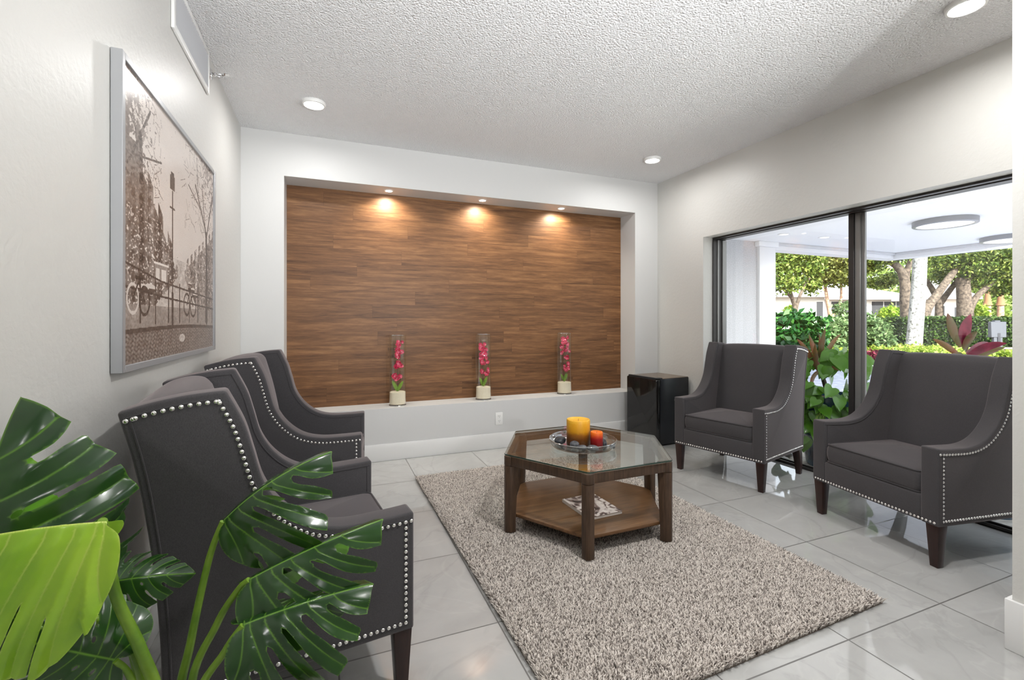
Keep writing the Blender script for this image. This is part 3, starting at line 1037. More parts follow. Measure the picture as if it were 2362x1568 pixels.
# dish, candles, stones
DC = Vector((1.392, 2.352))
dish = thing('glass_dish', 'round clear glass dish of stones and candles on the table top', 'dish', (DC.x, DC.y, TOPZ))
prof = [(0.001, 0.0008), (0.12, 0.0008), (0.168, 0.0008), (0.184, 0.006), (0.192, 0.024), (0.1965, 0.044), (0.1955, 0.0465), (0.1925, 0.045), (0.187, 0.025), (0.179, 0.010), (0.165, 0.0062), (0.12, 0.006), (0.001, 0.006)]
obj('bowl', MB().lathe(prof, 64, cap=False), M['dish_glass'], dish, smooth=60)
b = MB(); b.tube([(0.1955 * math.cos(a), 0.1955 * math.sin(a), 0.045) for a in np.linspace(0, 2 * PI, 72, endpoint=False)], 0.0022, 8, closed=True)
obj('rim', b, M['rim_glass'], dish)
DZ = TOPZ + 0.0062
def wax(name, stops, h):
    t = NT(name)
    t.bsdf(Roughness=0.45, Subsurface_Weight=0.15, Subsurface_Scale=0.01)
    c = t.n('ShaderNodeTexCoord'); s = t.n('ShaderNodeSeparateXYZ'); t.l(c.outputs['Object'], s.inputs[0])
    n = t.noise(t.coord(), 90, 3); n2 = t.noise(t.coord(), 9, 2)
    f = t.math('ADD', t.math('DIVIDE', s.outputs[2], h), t.math('MULTIPLY', t.math('SUBTRACT', n2, 0.5), 0.12))
    f = t.math('ADD', f, t.math('MULTIPLY', t.math('SUBTRACT', n, 0.5), 0.12))
    t.base(t.ramp(f, stops))
    t.bump(n, 0.1, 0.002)
    return t.m
def candle(name, x, y, r, h, mat, label):
    k = thing(name, label, 'candle', (x, y, DZ))
    p = [(0.001, 0.0), (r - 0.004, 0.0), (r, 0.004), (r, h - 0.006), (r - 0.002, h - 0.001), (r - 0.006, h), (r - 0.011, h - 0.004), (r * 0.5, h - 0.010), (0.001, h - 0.012)]
    obj('wax_body', MB().lathe(p, 48, cap=False), mat, k, smooth=50)
    obj('wick', MB().tube([(0, 0, h - 0.013), (0.001, 0, h - 0.004), (0.003, 0.001, h + 0.001)], 0.0011, 6), M['black'], k)
candle('pillar_candle', 1.372, 2.366, 0.0685, 0.152, wax('amber_wax', [(0.0, rgb(70, 36, 12)), (0.28, rgb(110, 62, 18)), (0.44, rgb(150, 92, 20)), (0.56, rgb(204, 142, 20)), (0.85, rgb(218, 156, 26)), (1.0, rgb(230, 176, 54))], 0.152),
       'large yellow and brown pillar candle standing in the glass dish')
candle('pillar_candle', 1.432, 2.262, 0.0355, 0.096, wax('red_wax', [(0.0, rgb(112, 6, 10)), (0.6, rgb(150, 10, 12)), (0.76, rgb(200, 66, 14)), (1.0, rgb(232, 118, 20))], 0.096),
       'small red and orange candle in front of the large candle')
M['stone'] = speckled('grey_stone', rgb(66, 68, 72), rgb(104, 106, 110), 40, 0.5, 0.1, 0.002)
M['stone_dark'] = speckled('dark_stone', rgb(34, 36, 40), rgb(58, 60, 66), 40, 0.4, 0.1, 0.002)
def stone(name, x, y, z, a, b_, c_, rot, mat, label, group, seed):
    bm = bmesh.new()
    bmesh.ops.create_icosphere(bm, subdivisions=3, radius=1)
    r = random.Random(seed)
    ph = [r.random() * 6 for _ in range(6)]
    for v in bm.verts:
        k = 1 + 0.06 * math.sin(2.1 * v.co.x + ph[0]) + 0.06 * math.sin(2.6 * v.co.y + ph[1]) + 0.05 * math.sin(3 * v.co.z + ph[2] + v.co.x)
        v.co = Vector((v.co.x * a, v.co.y * b_, v.co.z * c_)) * k * (1.18 if 'polished' in name else 1.0)
    me = bpy.data.meshes.new(name); bm.to_mesh(me); bm.free()
    zmin = min(v.co.z for v in me.vertices)
    for p in me.polygons: p.use_smooth = True
    me.materials.append(mat)
    o = bpy.data.objects.new(name, me); COL.objects.link(o)
    o.location = (x, y, z - zmin); o.rotation_euler = (0, 0, rot)
    tag(o, label, 'stone', group)
    return o
G = 'polished stones in the glass dish'
stone('polished_stone', 1.280, 2.420, DZ, 0.036, 0.027, 0.018, 0.7, M['stone_dark'], 'largest dark stone, left of the yellow candle in the dish', G, 1)
stone('polished_stone', 1.316, 2.312, DZ, 0.025, 0.020, 0.0185, 0.2, M['stone'], 'round grey stone before the left half of the yellow candle', G, 2)
stone('polished_stone', 1.332, 2.256, DZ, 0.026, 0.017, 0.013, -0.3, M['stone'], 'flat pale grey stone before the middle of the yellow candle', G, 3)
stone('polished_stone', 1.378, 2.216, DZ, 0.028, 0.018, 0.014, -0.5, M['stone'], 'grey stone just in front of the small red candle', G, 4)
stone('polished_stone', 1.482, 2.262, DZ, 0.017, 0.014, 0.016, 0.4, M['stone_dark'], 'small dark stone touching the right of the red candle', G, 5)
stone('polished_stone', 1.512, 2.330, DZ, 0.034, 0.022, 0.016, 1.2, M['stone_dark'], 'dark oblong stone at the right rim of the dish', G, 6)
stone('polished_stone', 1.492, 2.402, DZ, 0.030, 0.022, 0.020, 0.5, M['stone'], 'grey stone behind the red candle, near the dish rim', G, 7)
stone('polished_stone', 1.508, 2.216, DZ, 0.014, 0.012, 0.010, 0.1, M['stone'], 'tiny grey stone at the front right rim of the dish', G, 8)

# ================================================================ mini fridge
fr = thing('mini_fridge', 'small black fridge standing in the back right corner', 'fridge', (2.932, 3.521, 0), 0.105)
FW, FD, FH, FT = 0.409, 0.385, 0.640, 0.047
obj('body', MB().box(0.0, FD, 0, FW, 0.012, FH), M['black_satin'], fr, bevel=0.006, seg=2)
topm = speckled('fridge_top', rgb(92, 76, 62), rgb(112, 94, 78), 90, 0.25, 0.1, 0.001)
obj('top_panel', MB().box(0.03, FD - 0.004, 0.004, FW - 0.004, FH - 0.002, FH + 0.004), topm, fr, bevel=0.002, seg=1)
L = [[(-FT + i, y_, z_) for y_, z_ in rrect(-0.001 + j, FW - j, 0.03 + j, FH - 0.004 - j, 0.012, 4)] for i, j in ((0.0, 0.008), (0.003, 0.002), (0.01, 0.0), (FT - 0.006, 0.0))]
dr = obj('door', MB().loft(L), M['black_gloss'], fr, smooth=50)
obj('handle', MB().box(-FT + 0.002, -0.012, 0.02, FW - 0.02, FH - 0.006, FH + 0.012), M['black_satin'], dr, bevel=0.005, seg=2)
obj('door_gasket', MB().box(-0.008, 0.001, 0.006, FW - 0.006, 0.036, FH - 0.01), M['black'], fr, smooth=0)
obj('hinge_cap', MB().box(-0.03, 0.035, 0.004, 0.05, FH - 0.001, FH + 0.010), M['black'], fr, bevel=0.003, seg=2)
for x in (0.03, FD - 0.03):
    for y in (0.03, FW - 0.03):
        obj('foot', MB().lathe([(0.014, 0), (0.014, 0.014)], 16, (x, y, 0)), M['black'], fr)

# ================================================================ orchid vases in the recess
M['sand'] = speckled('cream_sand', rgb(236, 220, 192), rgb(250, 238, 216), 300, 0.9, 0.4, 0.002)
t = NT('orchid_petal')
t.bsdf(Roughness=0.5, Subsurface_Weight=0.1, Subsurface_Scale=0.005)
gi = t.n('ShaderNodeNewGeometry')
t.base(t.ramp(gi.outputs['Random Per Island'], [(0.0, rgb(168, 16, 56)), (0.6, rgb(216, 44, 88)), (1.0, rgb(240, 130, 154))]))
M['petal'] = t.m
M['orchid_leaf'] = speckled('orchid_leaf', rgb(88, 126, 36), rgb(140, 172, 64), 14, 0.35, 0.05)
M['orchid_stem'] = plain('orchid_stem', rgb(70, 38, 36), 0.5)
M['lip'] = plain('orchid_lip', rgb(236, 196, 196), 0.5)

def petal(b, M4, L, W, cup=0.2):
    n = 6; rows = []
    for i in range(n + 1):
        s = i / n
        w = W * math.sin(PI * (0.06 + 0.9 * s)) ** 0.8
        z = cup * L * s * s
        rows.append([M4 @ Vector((s * L, -w, z + 0.15 * w)), M4 @ Vector((s * L, 0, z)), M4 @ Vector((s * L, w, z + 0.15 * w))])
    vs = [p for r in rows for p in r]
    fs = []
    for i in range(n):
        for k in range(2):
            a = i * 3 + k
            fs.append((a, a + 1, a + 4, a + 3))
    b.add(vs, fs)

def inside(b, r=0.0665):
    # keep the flower within the glass
    b.v = [(p[0] * min(1, r / max(1e-6, math.hypot(p[0], p[1]))), p[1] * min(1, r / max(1e-6, math.hypot(p[0], p[1]))), max(p[2], 0.003)) for p in b.v]

def orchid(x, y, stems, leaves, label, seed):
    z0 = NZ0
    va = thing('glass_vase', label[0], 'vase', (x, y, z0), 0, 'three tall glass vases in the recess')
    R, H = 0.073, 0.622
    prof = [(0.001, 0.0005), (R - 0.006, 0.0005), (R, 0.006), (R, H - 0.002), (R - 0.0015, H), (R - 0.003, H - 0.002), (R - 0.003, 0.014), (R - 0.01, 0.010), (0.001, 0.010)]
    obj('cylinder', MB().lathe(prof, 48, cap=False), M['vase_glass'], va, smooth=50)
    b = MB()
    for zz, rr in ((H, 0.0016), (0.004, 0.003)):
        b.tube([((R - 0.0015) * math.cos(a), (R - 0.0015) * math.sin(a), zz) for a in np.linspace(0, 2 * PI, 48, endpoint=False)], rr, 8, closed=True)
    obj('rim', b, M['rim_glass'], va)
    sd = obj('sand', MB().lathe([(0.001, 0.0105), (R - 0.0045, 0.0145), (R - 0.0045, 0.118), (R - 0.012, 0.122), (0.001, 0.124)], 40, cap=False), M['sand'], None, loc=(x, y, z0))
    tag(sd, label[1], 'sand', 'sand in the three vases', 'stuff')
    sd['kind'] = 'stuff'
    oc = thing('orchid', label[2], 'flower', (x, y, z0 + 0.123), 0, 'pink orchids in the three vases')
    r = random.Random(seed)
    sp_, zmax = stems
    pts = catmull([(px * 0.9, py, pz) for px, py, pz in sp_], 6)
    obj('stem', MB().tube(pts, [0.0028 - 0.0016 * i / len(pts) for i in range(len(pts))], 7), M['orchid_stem'], oc)
    for (ang, L, W, lift) in leaves:
        b = MB(); n = 8; loops = []
        for i in range(n + 1):
            s = i / n
            w = W * (math.sin(PI * min(1, 0.12 + 0.86 * s)) ** 0.7)
            rad = L * 0.5 * s * (1 - .25 * s); z = lift * L * (s - .12 * s * s) - 0.004
            c = Vector((math.cos(ang) * rad, math.sin(ang) * rad, z)); sd_ = Vector((0.92, 0.25, -0.3 * math.cos(ang))).normalized(); up = Vector((-math.cos(ang) * .8, -math.sin(ang) * .8, .5))
            loops.append([c - sd_ * w + up * w * .35, c - up * 0.001, c + sd_ * w + up * w * .35, c + up * 0.001])
        b.loft(loops)
        inside(b)
        obj('leaf', b, M['orchid_leaf'], oc, smooth=60)
    zmax = zmax + [(-fx * 0.6 + r.uniform(-.012, .012), fz + r.uniform(-.018, .018), sc * 0.8) for fx, fz, sc in zmax if sc > 0.75]
    for (fx, fz, sc) in zmax:
        fy = r.uniform(-0.02, 0.02)
        ang = r.uniform(0, 2 * PI)
        f = Vector((fx, fy - 0.02, fz)); d = Vector((r.uniform(-.6, .6), -1, r.uniform(-.3, .4))).normalized()
        Q = Matrix.Translation(f) @ d.to_track_quat('Z', 'Y').to_matrix().to_4x4() @ Matrix.Rotation(ang, 4, 'Z')
        b = MB()
        for k in range(5):
            w = 0.013 if k in (0, 2, 3) else 0.016
            petal(b, Q @ Matrix.Rotation(2 * PI * k / 5, 4, 'Z') @ Matrix.Rotation(-0.25, 4, 'Y'), 0.029 * sc, w * sc, 0.15)
        inside(b)
        fl = obj('blossom', b, M['petal'], oc, smooth=60, recalc=False)
        b = MB(); petal(b, Q @ Matrix.Rotation(0.6, 4, 'Z') @ Matrix.Rotation(-0.7, 4, 'Y'), 0.014 * sc, 0.006 * sc, 0.4)
        inside(b)
        obj('lip', b, M['lip'], fl, smooth=60, recalc=False)
VY = YB + 0.125
orchid(0.581, VY - 0.004, ([(0.0, 0, 0), (0.004, 0, 0.12), (0.0, 0, 0.25), (0.016, 0, 0.40), (0.03, 0, 0.47), (0.035, 0, 0.51)],
        [(-0.035, 0.135, .95), (-0.012, 0.115, .95), (-0.03, 0.15, .8), (0.012, 0.135, .7), (-0.012, 0.225, 1.0), (0.012, 0.235, 1.0), (0.0, 0.25, 1.0), (0.028, 0.225, .8), (-0.004, 0.32, 1.0), (0.01, 0.345, .95), (0.0, 0.37, .95), (0.034, 0.35, .8), (0.008, 0.41, .85), (0.0, 0.435, .8), (0.038, 0.44, .6)]),
        [(PI * 0.95, 0.125, 0.017, 0.9), (-0.15, 0.125, 0.017, 0.85), (-1.2, 0.05, 0.012, 0.4)],
        ('tall glass vase standing at the left of the recess sill', 'cream sand filling the foot of the left vase', 'pink orchid inside the left glass vase'), 3)
orchid(1.386, VY + 0.002, ([(0.0, 0, 0), (-0.006, 0, 0.12), (-0.002, 0, 0.24), (-0.016, 0, 0.36), (-0.036, 0, 0.45)],
        [(0.022, 0.125, .9), (0.036, 0.145, .8), (0.028, 0.165, .8), (-0.03, 0.245, .9), (-0.012, 0.225, .9), (-0.03, 0.275, .95), (-0.008, 0.295, 1.0), (-0.04, 0.305, .95), (-0.018, 0.325, 1.0), (0.006, 0.35, .9), (-0.036, 0.365, 1.0), (-0.014, 0.385, .85), (-0.034, 0.40, .7), (0.01, 0.31, .8)]),
        [(PI * 0.98, 0.10, 0.016, 1.0), (0.1, 0.105, 0.018, 1.0), (2.5, 0.08, 0.014, 1.1), (-1.4, 0.09, 0.014, 0.9)],
        ('tall glass vase standing at the middle of the recess sill', 'cream sand filling the foot of the middle vase', 'pink orchid inside the middle glass vase'), 8)
orchid(2.265, VY + 0.01, ([(0.0, 0, 0), (-0.012, 0, 0.12), (-0.018, 0, 0.26), (-0.008, 0, 0.40), (0.016, 0, 0.475)],
        [(-0.008, 0.135, .8), (0.03, 0.155, .85), (0.038, 0.185, .8), (0.022, 0.135, .7), (0.024, 0.245, .8), (0.03, 0.26, .7), (-0.05, 0.30, .8), (-0.036, 0.31, .7), (0.0, 0.33, .9), (0.022, 0.335, .9), (-0.034, 0.365, 1.0), (0.02, 0.375, .85), (-0.014, 0.40, .95), (0.008, 0.41, .9), (-0.018, 0.44, .9), (0.024, 0.455, .7)]),
        [(PI * 0.95, 0.10, 0.016, 0.95), (0.0, 0.10, 0.018, 0.95), (-1.5, 0.10, 0.018, 1.1)],
        ('tall glass vase standing at the right of the recess sill', 'cream sand filling the foot of the right vase', 'pink orchid inside the right glass vase'), 15)
# ================================================================ monstera in the front left corner
HALF = catmull([(-0.005, 0.012, 0), (-0.10, 0.055, 0), (-0.175, 0.17, 0), (-0.165, 0.31, 0), (-0.06, 0.425, 0), (0.11, 0.475, 0), (0.30, 0.465, 0), (0.50, 0.405, 0), (0.68, 0.305, 0), (0.84, 0.18, 0), (0.95, 0.065, 0), (1.0, 0.0, 0)], 10)
HALF = [(p.x, p.y) for p in HALF]
_hl = [0.0]
for _i in range(1, len(HALF)):
    _hl.append(_hl[-1] + math.dist(HALF[_i], HALF[_i - 1]))
_hl = [q / _hl[-1] for q in _hl]
def half_at(t):
    for i in range(1, len(HALF)):
        if _hl[i] >= t:
            f = (t - _hl[i - 1]) / max(1e-9, _hl[i] - _hl[i - 1])
            return (HALF[i - 1][0] + (HALF[i][0] - HALF[i - 1][0]) * f, HALF[i - 1][1] + (HALF[i][1] - HALF[i - 1][1]) * f)
    return HALF[-1]

def bez(p0, p1, p2, t):
    return ((1 - t) ** 2 * p0[0] + 2 * t * (1 - t) * p1[0] + t * t * p2[0], (1 - t) ** 2 * p0[1] + 2 * t * (1 - t) * p1[1] + t * t * p2[1])

VROOT = [0.012, 0.05, 0.15, 0.29, 0.46, 0.66]
VEND = [0.19, 0.37, 0.53, 0.675, 0.80, 0.905]
def vein_curve(root, end):
    e = half_at(end)
    p0 = (root, 0.0)
    c = (root + (e[0] - root) * 0.30, e[1] * 0.68)
    return p0, c, e

def leaf_outline(side, r, slits, width, gapw=0.020):
    """outline of one half in unit leaf coordinates (side=+1/-1), from base to tip, slits cut in"""
    cuts = []
    for k in range(len(VROOT) - 1):
        dep = slits[k]
        if dep is None: continue
        root = (VROOT[k] + VROOT[k + 1]) / 2; end = (VEND[k] + VEND[k + 1]) / 2
        cuts.append((end, root, dep, gapw * (0.75 + 0.5 * r.random())))
    out = []
    N = 120
    ts = [i / N for i in range(N + 1)]
    ci = 0
    gaps = []
    for end, root, dep, gw in cuts:
        gaps.append((end - gw * 0.95, end + gw * 0.95, root, end, dep, gw))
    i = 0
    for t in ts:
        while ci < len(gaps) and t >= gaps[ci][0]:
            g0, g1, root, end, dep, gw = gaps[ci]
            p0, c, e = vein_curve(root, end)
            # down one side of the slit and back up the other
            prof = []
            for j in range(9):
                s = 1 - (1 - dep) * j / 8
                q = bez(p0, c, e, s); q2 = bez(p0, c, e, s - 0.02)
                d = (q[0] - q2[0], q[1] - q2[1]); L = math.hypot(*d) + 1e-9
                nrm = (-d[1] / L, d[0] / L)
                w = gw * (1.25 - 0.75 * math.sin(PI * 0.5 * min(1, j / 5.5)) + (0.30 * (j - 4) / 4 if j > 4 else 0))
                if j == 8: w *= 0.75
                prof.append((q, nrm, w))
            a = half_at(g0)
            l1 = [(q[0] + n[0] * w, q[1] + n[1] * w) for q, n, w in prof]
            l2 = [(q[0] - n[0] * w, q[1] - n[1] * w) for q, n, w in prof]
            if math.dist(l1[0], a) > math.dist(l2[0], a): l1, l2 = l2, l1
            q, n, w = prof[-1]
            qq = bez(p0, c, e, dep - 0.035)
            out += [a] + l1[1:] + [qq] + l2[:0:-1] + [half_at(g1)]
            ci += 1
        if any(g[0] <= t <= g[1] for g in gaps): continue
        out.append(half_at(t))
    # remove near duplicates
    res = []
    for p in out:
        if not res or math.dist(p, res[-1]) > 0.004: res.append(p)
    return [(p[0], p[1] * side * width) for p in res]

def leaf_mat(name, dark, light, vein, rough=0.22, trans=0.15, tcol=None):
    t = NT(name)
    b = t.bsdf(Roughness=rough, Specular_IOR_Level=0.5, Coat_Weight=0.12, Coat_Roughness=0.12)
    at = t.n('ShaderNodeAttribute', attribute_name='vein')
    n = t.noise(t.coord(), 9, 3)
    c = t.ramp(n, [(0.3, dark), (0.7, light)])
    gm = t.n('ShaderNodeNewGeometry')
    c = t.mix(gm.outputs['Backfacing'], c, tcol or rgb(120, 168, 58))
    c = t.mix(at.outputs['Fac'], c, vein)
    t.base(c)
    fine = t.noise(t.coord(), 60, 3)
    t.bump(fine, 0.05, 0.002)
    tl = t.n('ShaderNodeBsdfTranslucent'); tl.inputs[0].default_value = tcol or rgb(120, 168, 58)
    mx = t.n('ShaderNodeMixShader'); mx.inputs[0].default_value = trans
    t.l(b.outputs[0], mx.inputs[1]); t.l(tl.outputs[0], mx.inputs[2]); t.l(mx.outputs[0], t.out.inputs[0])
    return t.m
M['leaf_dark'] = leaf_mat('monstera_dark', rgb(22, 48, 22), rgb(40, 74, 30), rgb(104, 150, 48), 0.2, 0.10, rgb(96, 150, 44))
M['leaf_bright'] = leaf_mat('monstera_young', rgb(134, 182, 44), rgb(176, 214, 66), rgb(220, 234, 120), 0.28, 0.25, rgb(150, 196, 50))
M['petiole'] = speckled('monstera_petiole', rgb(92, 128, 34), rgb(128, 160, 52), 14, 0.4, 0.1, 0.003)

def monstera_leaf(parent, base, tip, nhint, width=1.0, fold=(20, 20), droop=(40, 40), arch=30, seed=1, mat='leaf_dark', slits=None, ripple=0.010, twist=0.35, gapw=0.020, shear=0.0):
    r = random.Random(seed)
    base, tip = Vector(base), Vector(tip)
    X = (tip - base); chord = X.length; X.normalize()
    Nn = cdir(*nhint) if len(nhint) == 3 else Vector(nhint)
    Nn = (Nn - X * Nn.dot(X)).normalized()
    Y = Nn.cross(X)
    B = math.radians(arch)
    L = chord * (B / 2) / math.sin(B / 2) if B > 1e-4 else chord
    dep = slits or [0.58, 0.45, 0.38, 0.38, 0.45]
    polyA = leaf_outline(1, r, [d if d is None else min(0.9, d + r.uniform(-.06, .08)) for d in dep], width, gapw)
    polyB = leaf_outline(-1, r, [d if d is None else min(0.9, d + r.uniform(-.06, .08)) for d in dep], width, gapw)
    outline = polyA + polyB[::-1][1:]
    # veins in unit coordinates
    veins = []
    for rt, en in zip(VROOT, VEND):
        p0, c, e = vein_curve(rt, en)
        pts = [bez(p0, c, e, s / 34 * 0.96) for s in range(35)]
        for s in (1, -1):
            veins.append(np.array([(p[0], p[1] * s * width) for p in pts]))
    # interior points
    verts = [Vector((p[0], p[1])) for p in outline]
    n0 = len(verts)
    edges = [(i, (i + 1) % n0) for i in range(n0)]
    def chain(pts):
        o0 = len(verts)
        verts.extend(Vector((float(p[0]), float(p[1]))) for p in pts)
        edges.extend((o0 + i, o0 + i + 1) for i in range(len(pts) - 1))
    st = 0.0165
    row = 0
    y = -0.5 * width
    while y < 0.5 * width:
        x = -0.2 + (st / 2 if row % 2 else 0)
        while x < 1.0:
            verts.append(Vector((x + r.uniform(-.002, .002), y)))
            x += st
        y += st * 0.86; row += 1
    x = 0.0
    while x < 0.985:
        for yy in (-.0125, .0125):
            verts.append(Vector((x, yy)))
        x += 0.012
    chain([(q, 0.0) for q in np.arange(0.006, 0.975, 0.012)])
    for vpl in veins:
        chain(vpl[1:])
        for i, p in enumerate(vpl[1:-1], 1):
            t_ = vpl[i + 1] - vpl[i - 1]; t_ = t_ / (math.hypot(*t_) + 1e-9)
            for sg in (-.0085, .0085):
                verts.append(Vector((float(p[0] - t_[1] * sg), float(p[1] + t_[0] * sg))))
    # fenestration holes near the midrib
    holes = []
    for k in (1, 2, 3):
        for s in (1, -1):
            if mat == 'leaf_dark' and r.random() < 0.45:
                root = (VROOT[k] + VROOT[k + 1]) / 2; end = (VEND[k] + VEND[k + 1]) / 2
                p0, c, e = vein_curve(root, end)
                q = bez(p0, c, e, 0.17 + 0.04 * r.random())
                holes.append((q[0], q[1] * s * width, 0.011 + .005 * r.random(), 0.021 + 0.006 * r.random(), math.atan2((e[1]) * s, e[0] - root)))
    for hx, hy, ha, hb_, ang in holes:
        lp = [(hx + hb_ * math.cos(q) * math.cos(ang) - ha * math.sin(q) * math.sin(ang), hy + hb_ * math.cos(q) * math.sin(ang) + ha * math.sin(q) * math.cos(ang)) for q in np.linspace(0, 2 * PI, 17)]
        chain(lp)
    co, ed, fa, *_ = delaunay_2d_cdt(verts, edges, [], 2, 1e-5)
    P = np.array([(p.x, p.y) for p in co])
    # keep faces inside the outline (even-odd on centroid)
    ol = np.array(outline)
    cen = np.array([P[list(f)].mean(0) for f in fa])
    ins = np.zeros(len(cen), bool)
    xj, yj = np.roll(ol[:, 0], 1), np.roll(ol[:, 1], 1)
    for (xi, yi, xk, yk) in zip(ol[:, 0], ol[:, 1], xj, yj):
        c1 = ((yi > cen[:, 1]) != (yk > cen[:, 1]))
        if abs(yk - yi) > 1e-12:
            c2 = cen[:, 0] < (xk - xi) * (cen[:, 1] - yi) / (yk - yi) + xi
            ins ^= (c1 & c2)
    for hx, hy, ha, hb_, ang in holes:
        d = cen - np.array([hx, hy])
        u = d[:, 0] * math.cos(ang) + d[:, 1] * math.sin(ang); v = -d[:, 0] * math.sin(ang) + d[:, 1] * math.cos(ang)
        ins &= ~(((u / hb_) ** 2 + (v / ha) ** 2) < 1)
    faces = [tuple(f) for f, k in zip(fa, ins) if k]
    used = sorted({i for f in faces for i in f}); remap = {i: k for k, i in enumerate(used)}
    faces = [tuple(remap[i] for i in f) for f in faces]
    P = P[used]
    # distance to the nearest side vein and to the midrib
    dv = np.full(len(P), 9.0); lobe = np.zeros(len(P), int)
    lift = [r.uniform(-1, 1) * twist for _ in veins]; side_tw = [r.uniform(-1, 1) * twist for _ in veins]
    sgn = np.zeros(len(P))
    for vi, vpl in enumerate(veins):
        a, b_ = vpl[:-1], vpl[1:]
        ab = b_ - a
        for k in range(len(a)):
            q = np.clip(((P - a[k]) @ ab[k]) / (ab[k] @ ab[k] + 1e-12), 0, 1)
            rel = P - a[k] - q[:, None] * ab[k]
            dd = np.hypot(*rel.T)
            better = (dd < dv) & ((vi % 2 == 0) == (P[:, 1] >= 0))
            sgn = np.where(better, np.sign(rel[:, 0] * ab[k][1] - rel[:, 1] * ab[k][0]) * dd, sgn)
            lobe = np.where(better, vi, lobe)
            dv = np.where(better, dd, dv)
    dm = np.where(P[:, 0] < 0, np.hypot(P[:, 0], P[:, 1]), np.abs(P[:, 1]))
    # shape in 3D
    out = []
    for (x, y), d1, d2, lb, sg in zip(P, dv, dm, lobe, sgn):
        x = x + shear * max(0.0, abs(y) / width - 0.04) * (0.55 + 0.45 * min(1, max(0, x + 0.15) / 0.4))
        s = 1 if y >= 0 else -1
        th_ = B * (0.5 - x)
        # arc position along the midrib
        if B > 1e-4:
            px = (math.sin(B / 2) - math.sin(B / 2 - B * x)) / B * L
            pz = (math.cos(B / 2 - B * x) - math.cos(B / 2)) / B * L
        else:
            px, pz = x * L, 0.0
        tx, tz = math.cos(th_), math.sin(th_)
        f0 = math.radians(fold[0] if s > 0 else fold[1]); dr = math.radians(droop[0] if s > 0 else droop[1]) / (0.48 * width)
        ay = abs(y)
        ang = f0 + dr * ay
        if dr > 1e-4:
            yy = (math.sin(f0 + dr * ay) - math.sin(f0)) / dr; zz = (math.cos(f0 + dr * ay) - math.cos(f0)) / dr
        else:
            yy = math.cos(f0) * ay; zz = -math.sin(f0) * ay
        rp = ripple * (min(d1, 0.06) / 0.06) * min(1.0, ay / 0.12) - 0.004 * max(0, 1 - d2 / 0.02)
        out_ = max(0.0, ay / width - 0.13)
        rp += lift[lb] * out_ * out_ * 1.1 + side_tw[lb] * sg * min(1, out_ / 0.2)
        yy = yy + rp * math.sin(ang); zz = zz + rp * math.cos(ang)
        p = base + X * (px - tz * zz * L) + Nn * (pz + tx * zz * L) + Y * (s * yy * L)
        out.append(p)
    me = bpy.data.meshes.new('leaf')
    me.from_pydata(out, [], faces)
    me.update()
    for p in me.polygons: p.use_smooth = True
    va = me.attributes.new('vein', 'FLOAT', 'POINT')
    vf = np.clip(np.maximum(1 - dm / 0.012, (1 - dv / 0.0075) * 0.65 * np.clip(1.15 - np.abs(P[:, 1]) * 1.0, 0, 1)), 0, 1)
    cnt = {}
    for f in faces:
        for i in range(len(f)):
            e = (min(f[i], f[i - 1]), max(f[i], f[i - 1])); cnt[e] = cnt.get(e, 0) + 1
    for (i, j), c_ in cnt.items():
        if c_ == 1:
            vf[i] = max(vf[i], 0.55); vf[j] = max(vf[j], 0.55)
    va.data.foreach_set('value', vf.astype(np.float32))
    # make sure the upper side is the front face
    me.materials.append(M[mat])
    o = bpy.data.objects.new('leaf', me)
    COL.objects.link(o)
    nz = sum((p.normal * p.area for p in me.polygons), Vector())
    if nz.dot(Nn) < 0: me.flip_normals()
    o.parent = parent
    o.matrix_parent_inverse = Matrix.Translation(-parent.location)
    return o

POT = Vector((-0.235, 1.03, 0))
mon = thing('monstera_plant', 'leafy monstera plant with split green leaves in the front left corner', 'plant', POT)
potm = speckled('pot_glaze', rgb(196, 192, 186), rgb(206, 202, 196), 8, 0.4, 0.02)
obj('pot', MB().lathe([(0.001, 0), (0.10, 0), (0.115, 0.01), (0.145, 0.22), (0.155, 0.25), (0.152, 0.262), (0.142, 0.26), (0.135, 0.215), (0.001, 0.21)], 40, cap=False), potm, mon)
obj('soil', MB().lathe([(0.001, 0.236), (0.08, 0.238), (0.139, 0.232), (0.13, 0.214), (0.001, 0.214)], 32, cap=False), speckled('soil', rgb(44, 32, 24), rgb(70, 54, 40), 60, 0.95, 0.6, 0.01), mon)

def petiole(pts, r0, r1):
    q = catmull(pts, 8)
    q = [p - POT for p in q]
    n = len(q)
    obj('petiole', MB().tube(q, [r0 + (r1 - r0) * i / (n - 1) for i in range(n)], 10), M['petiole'], mon)

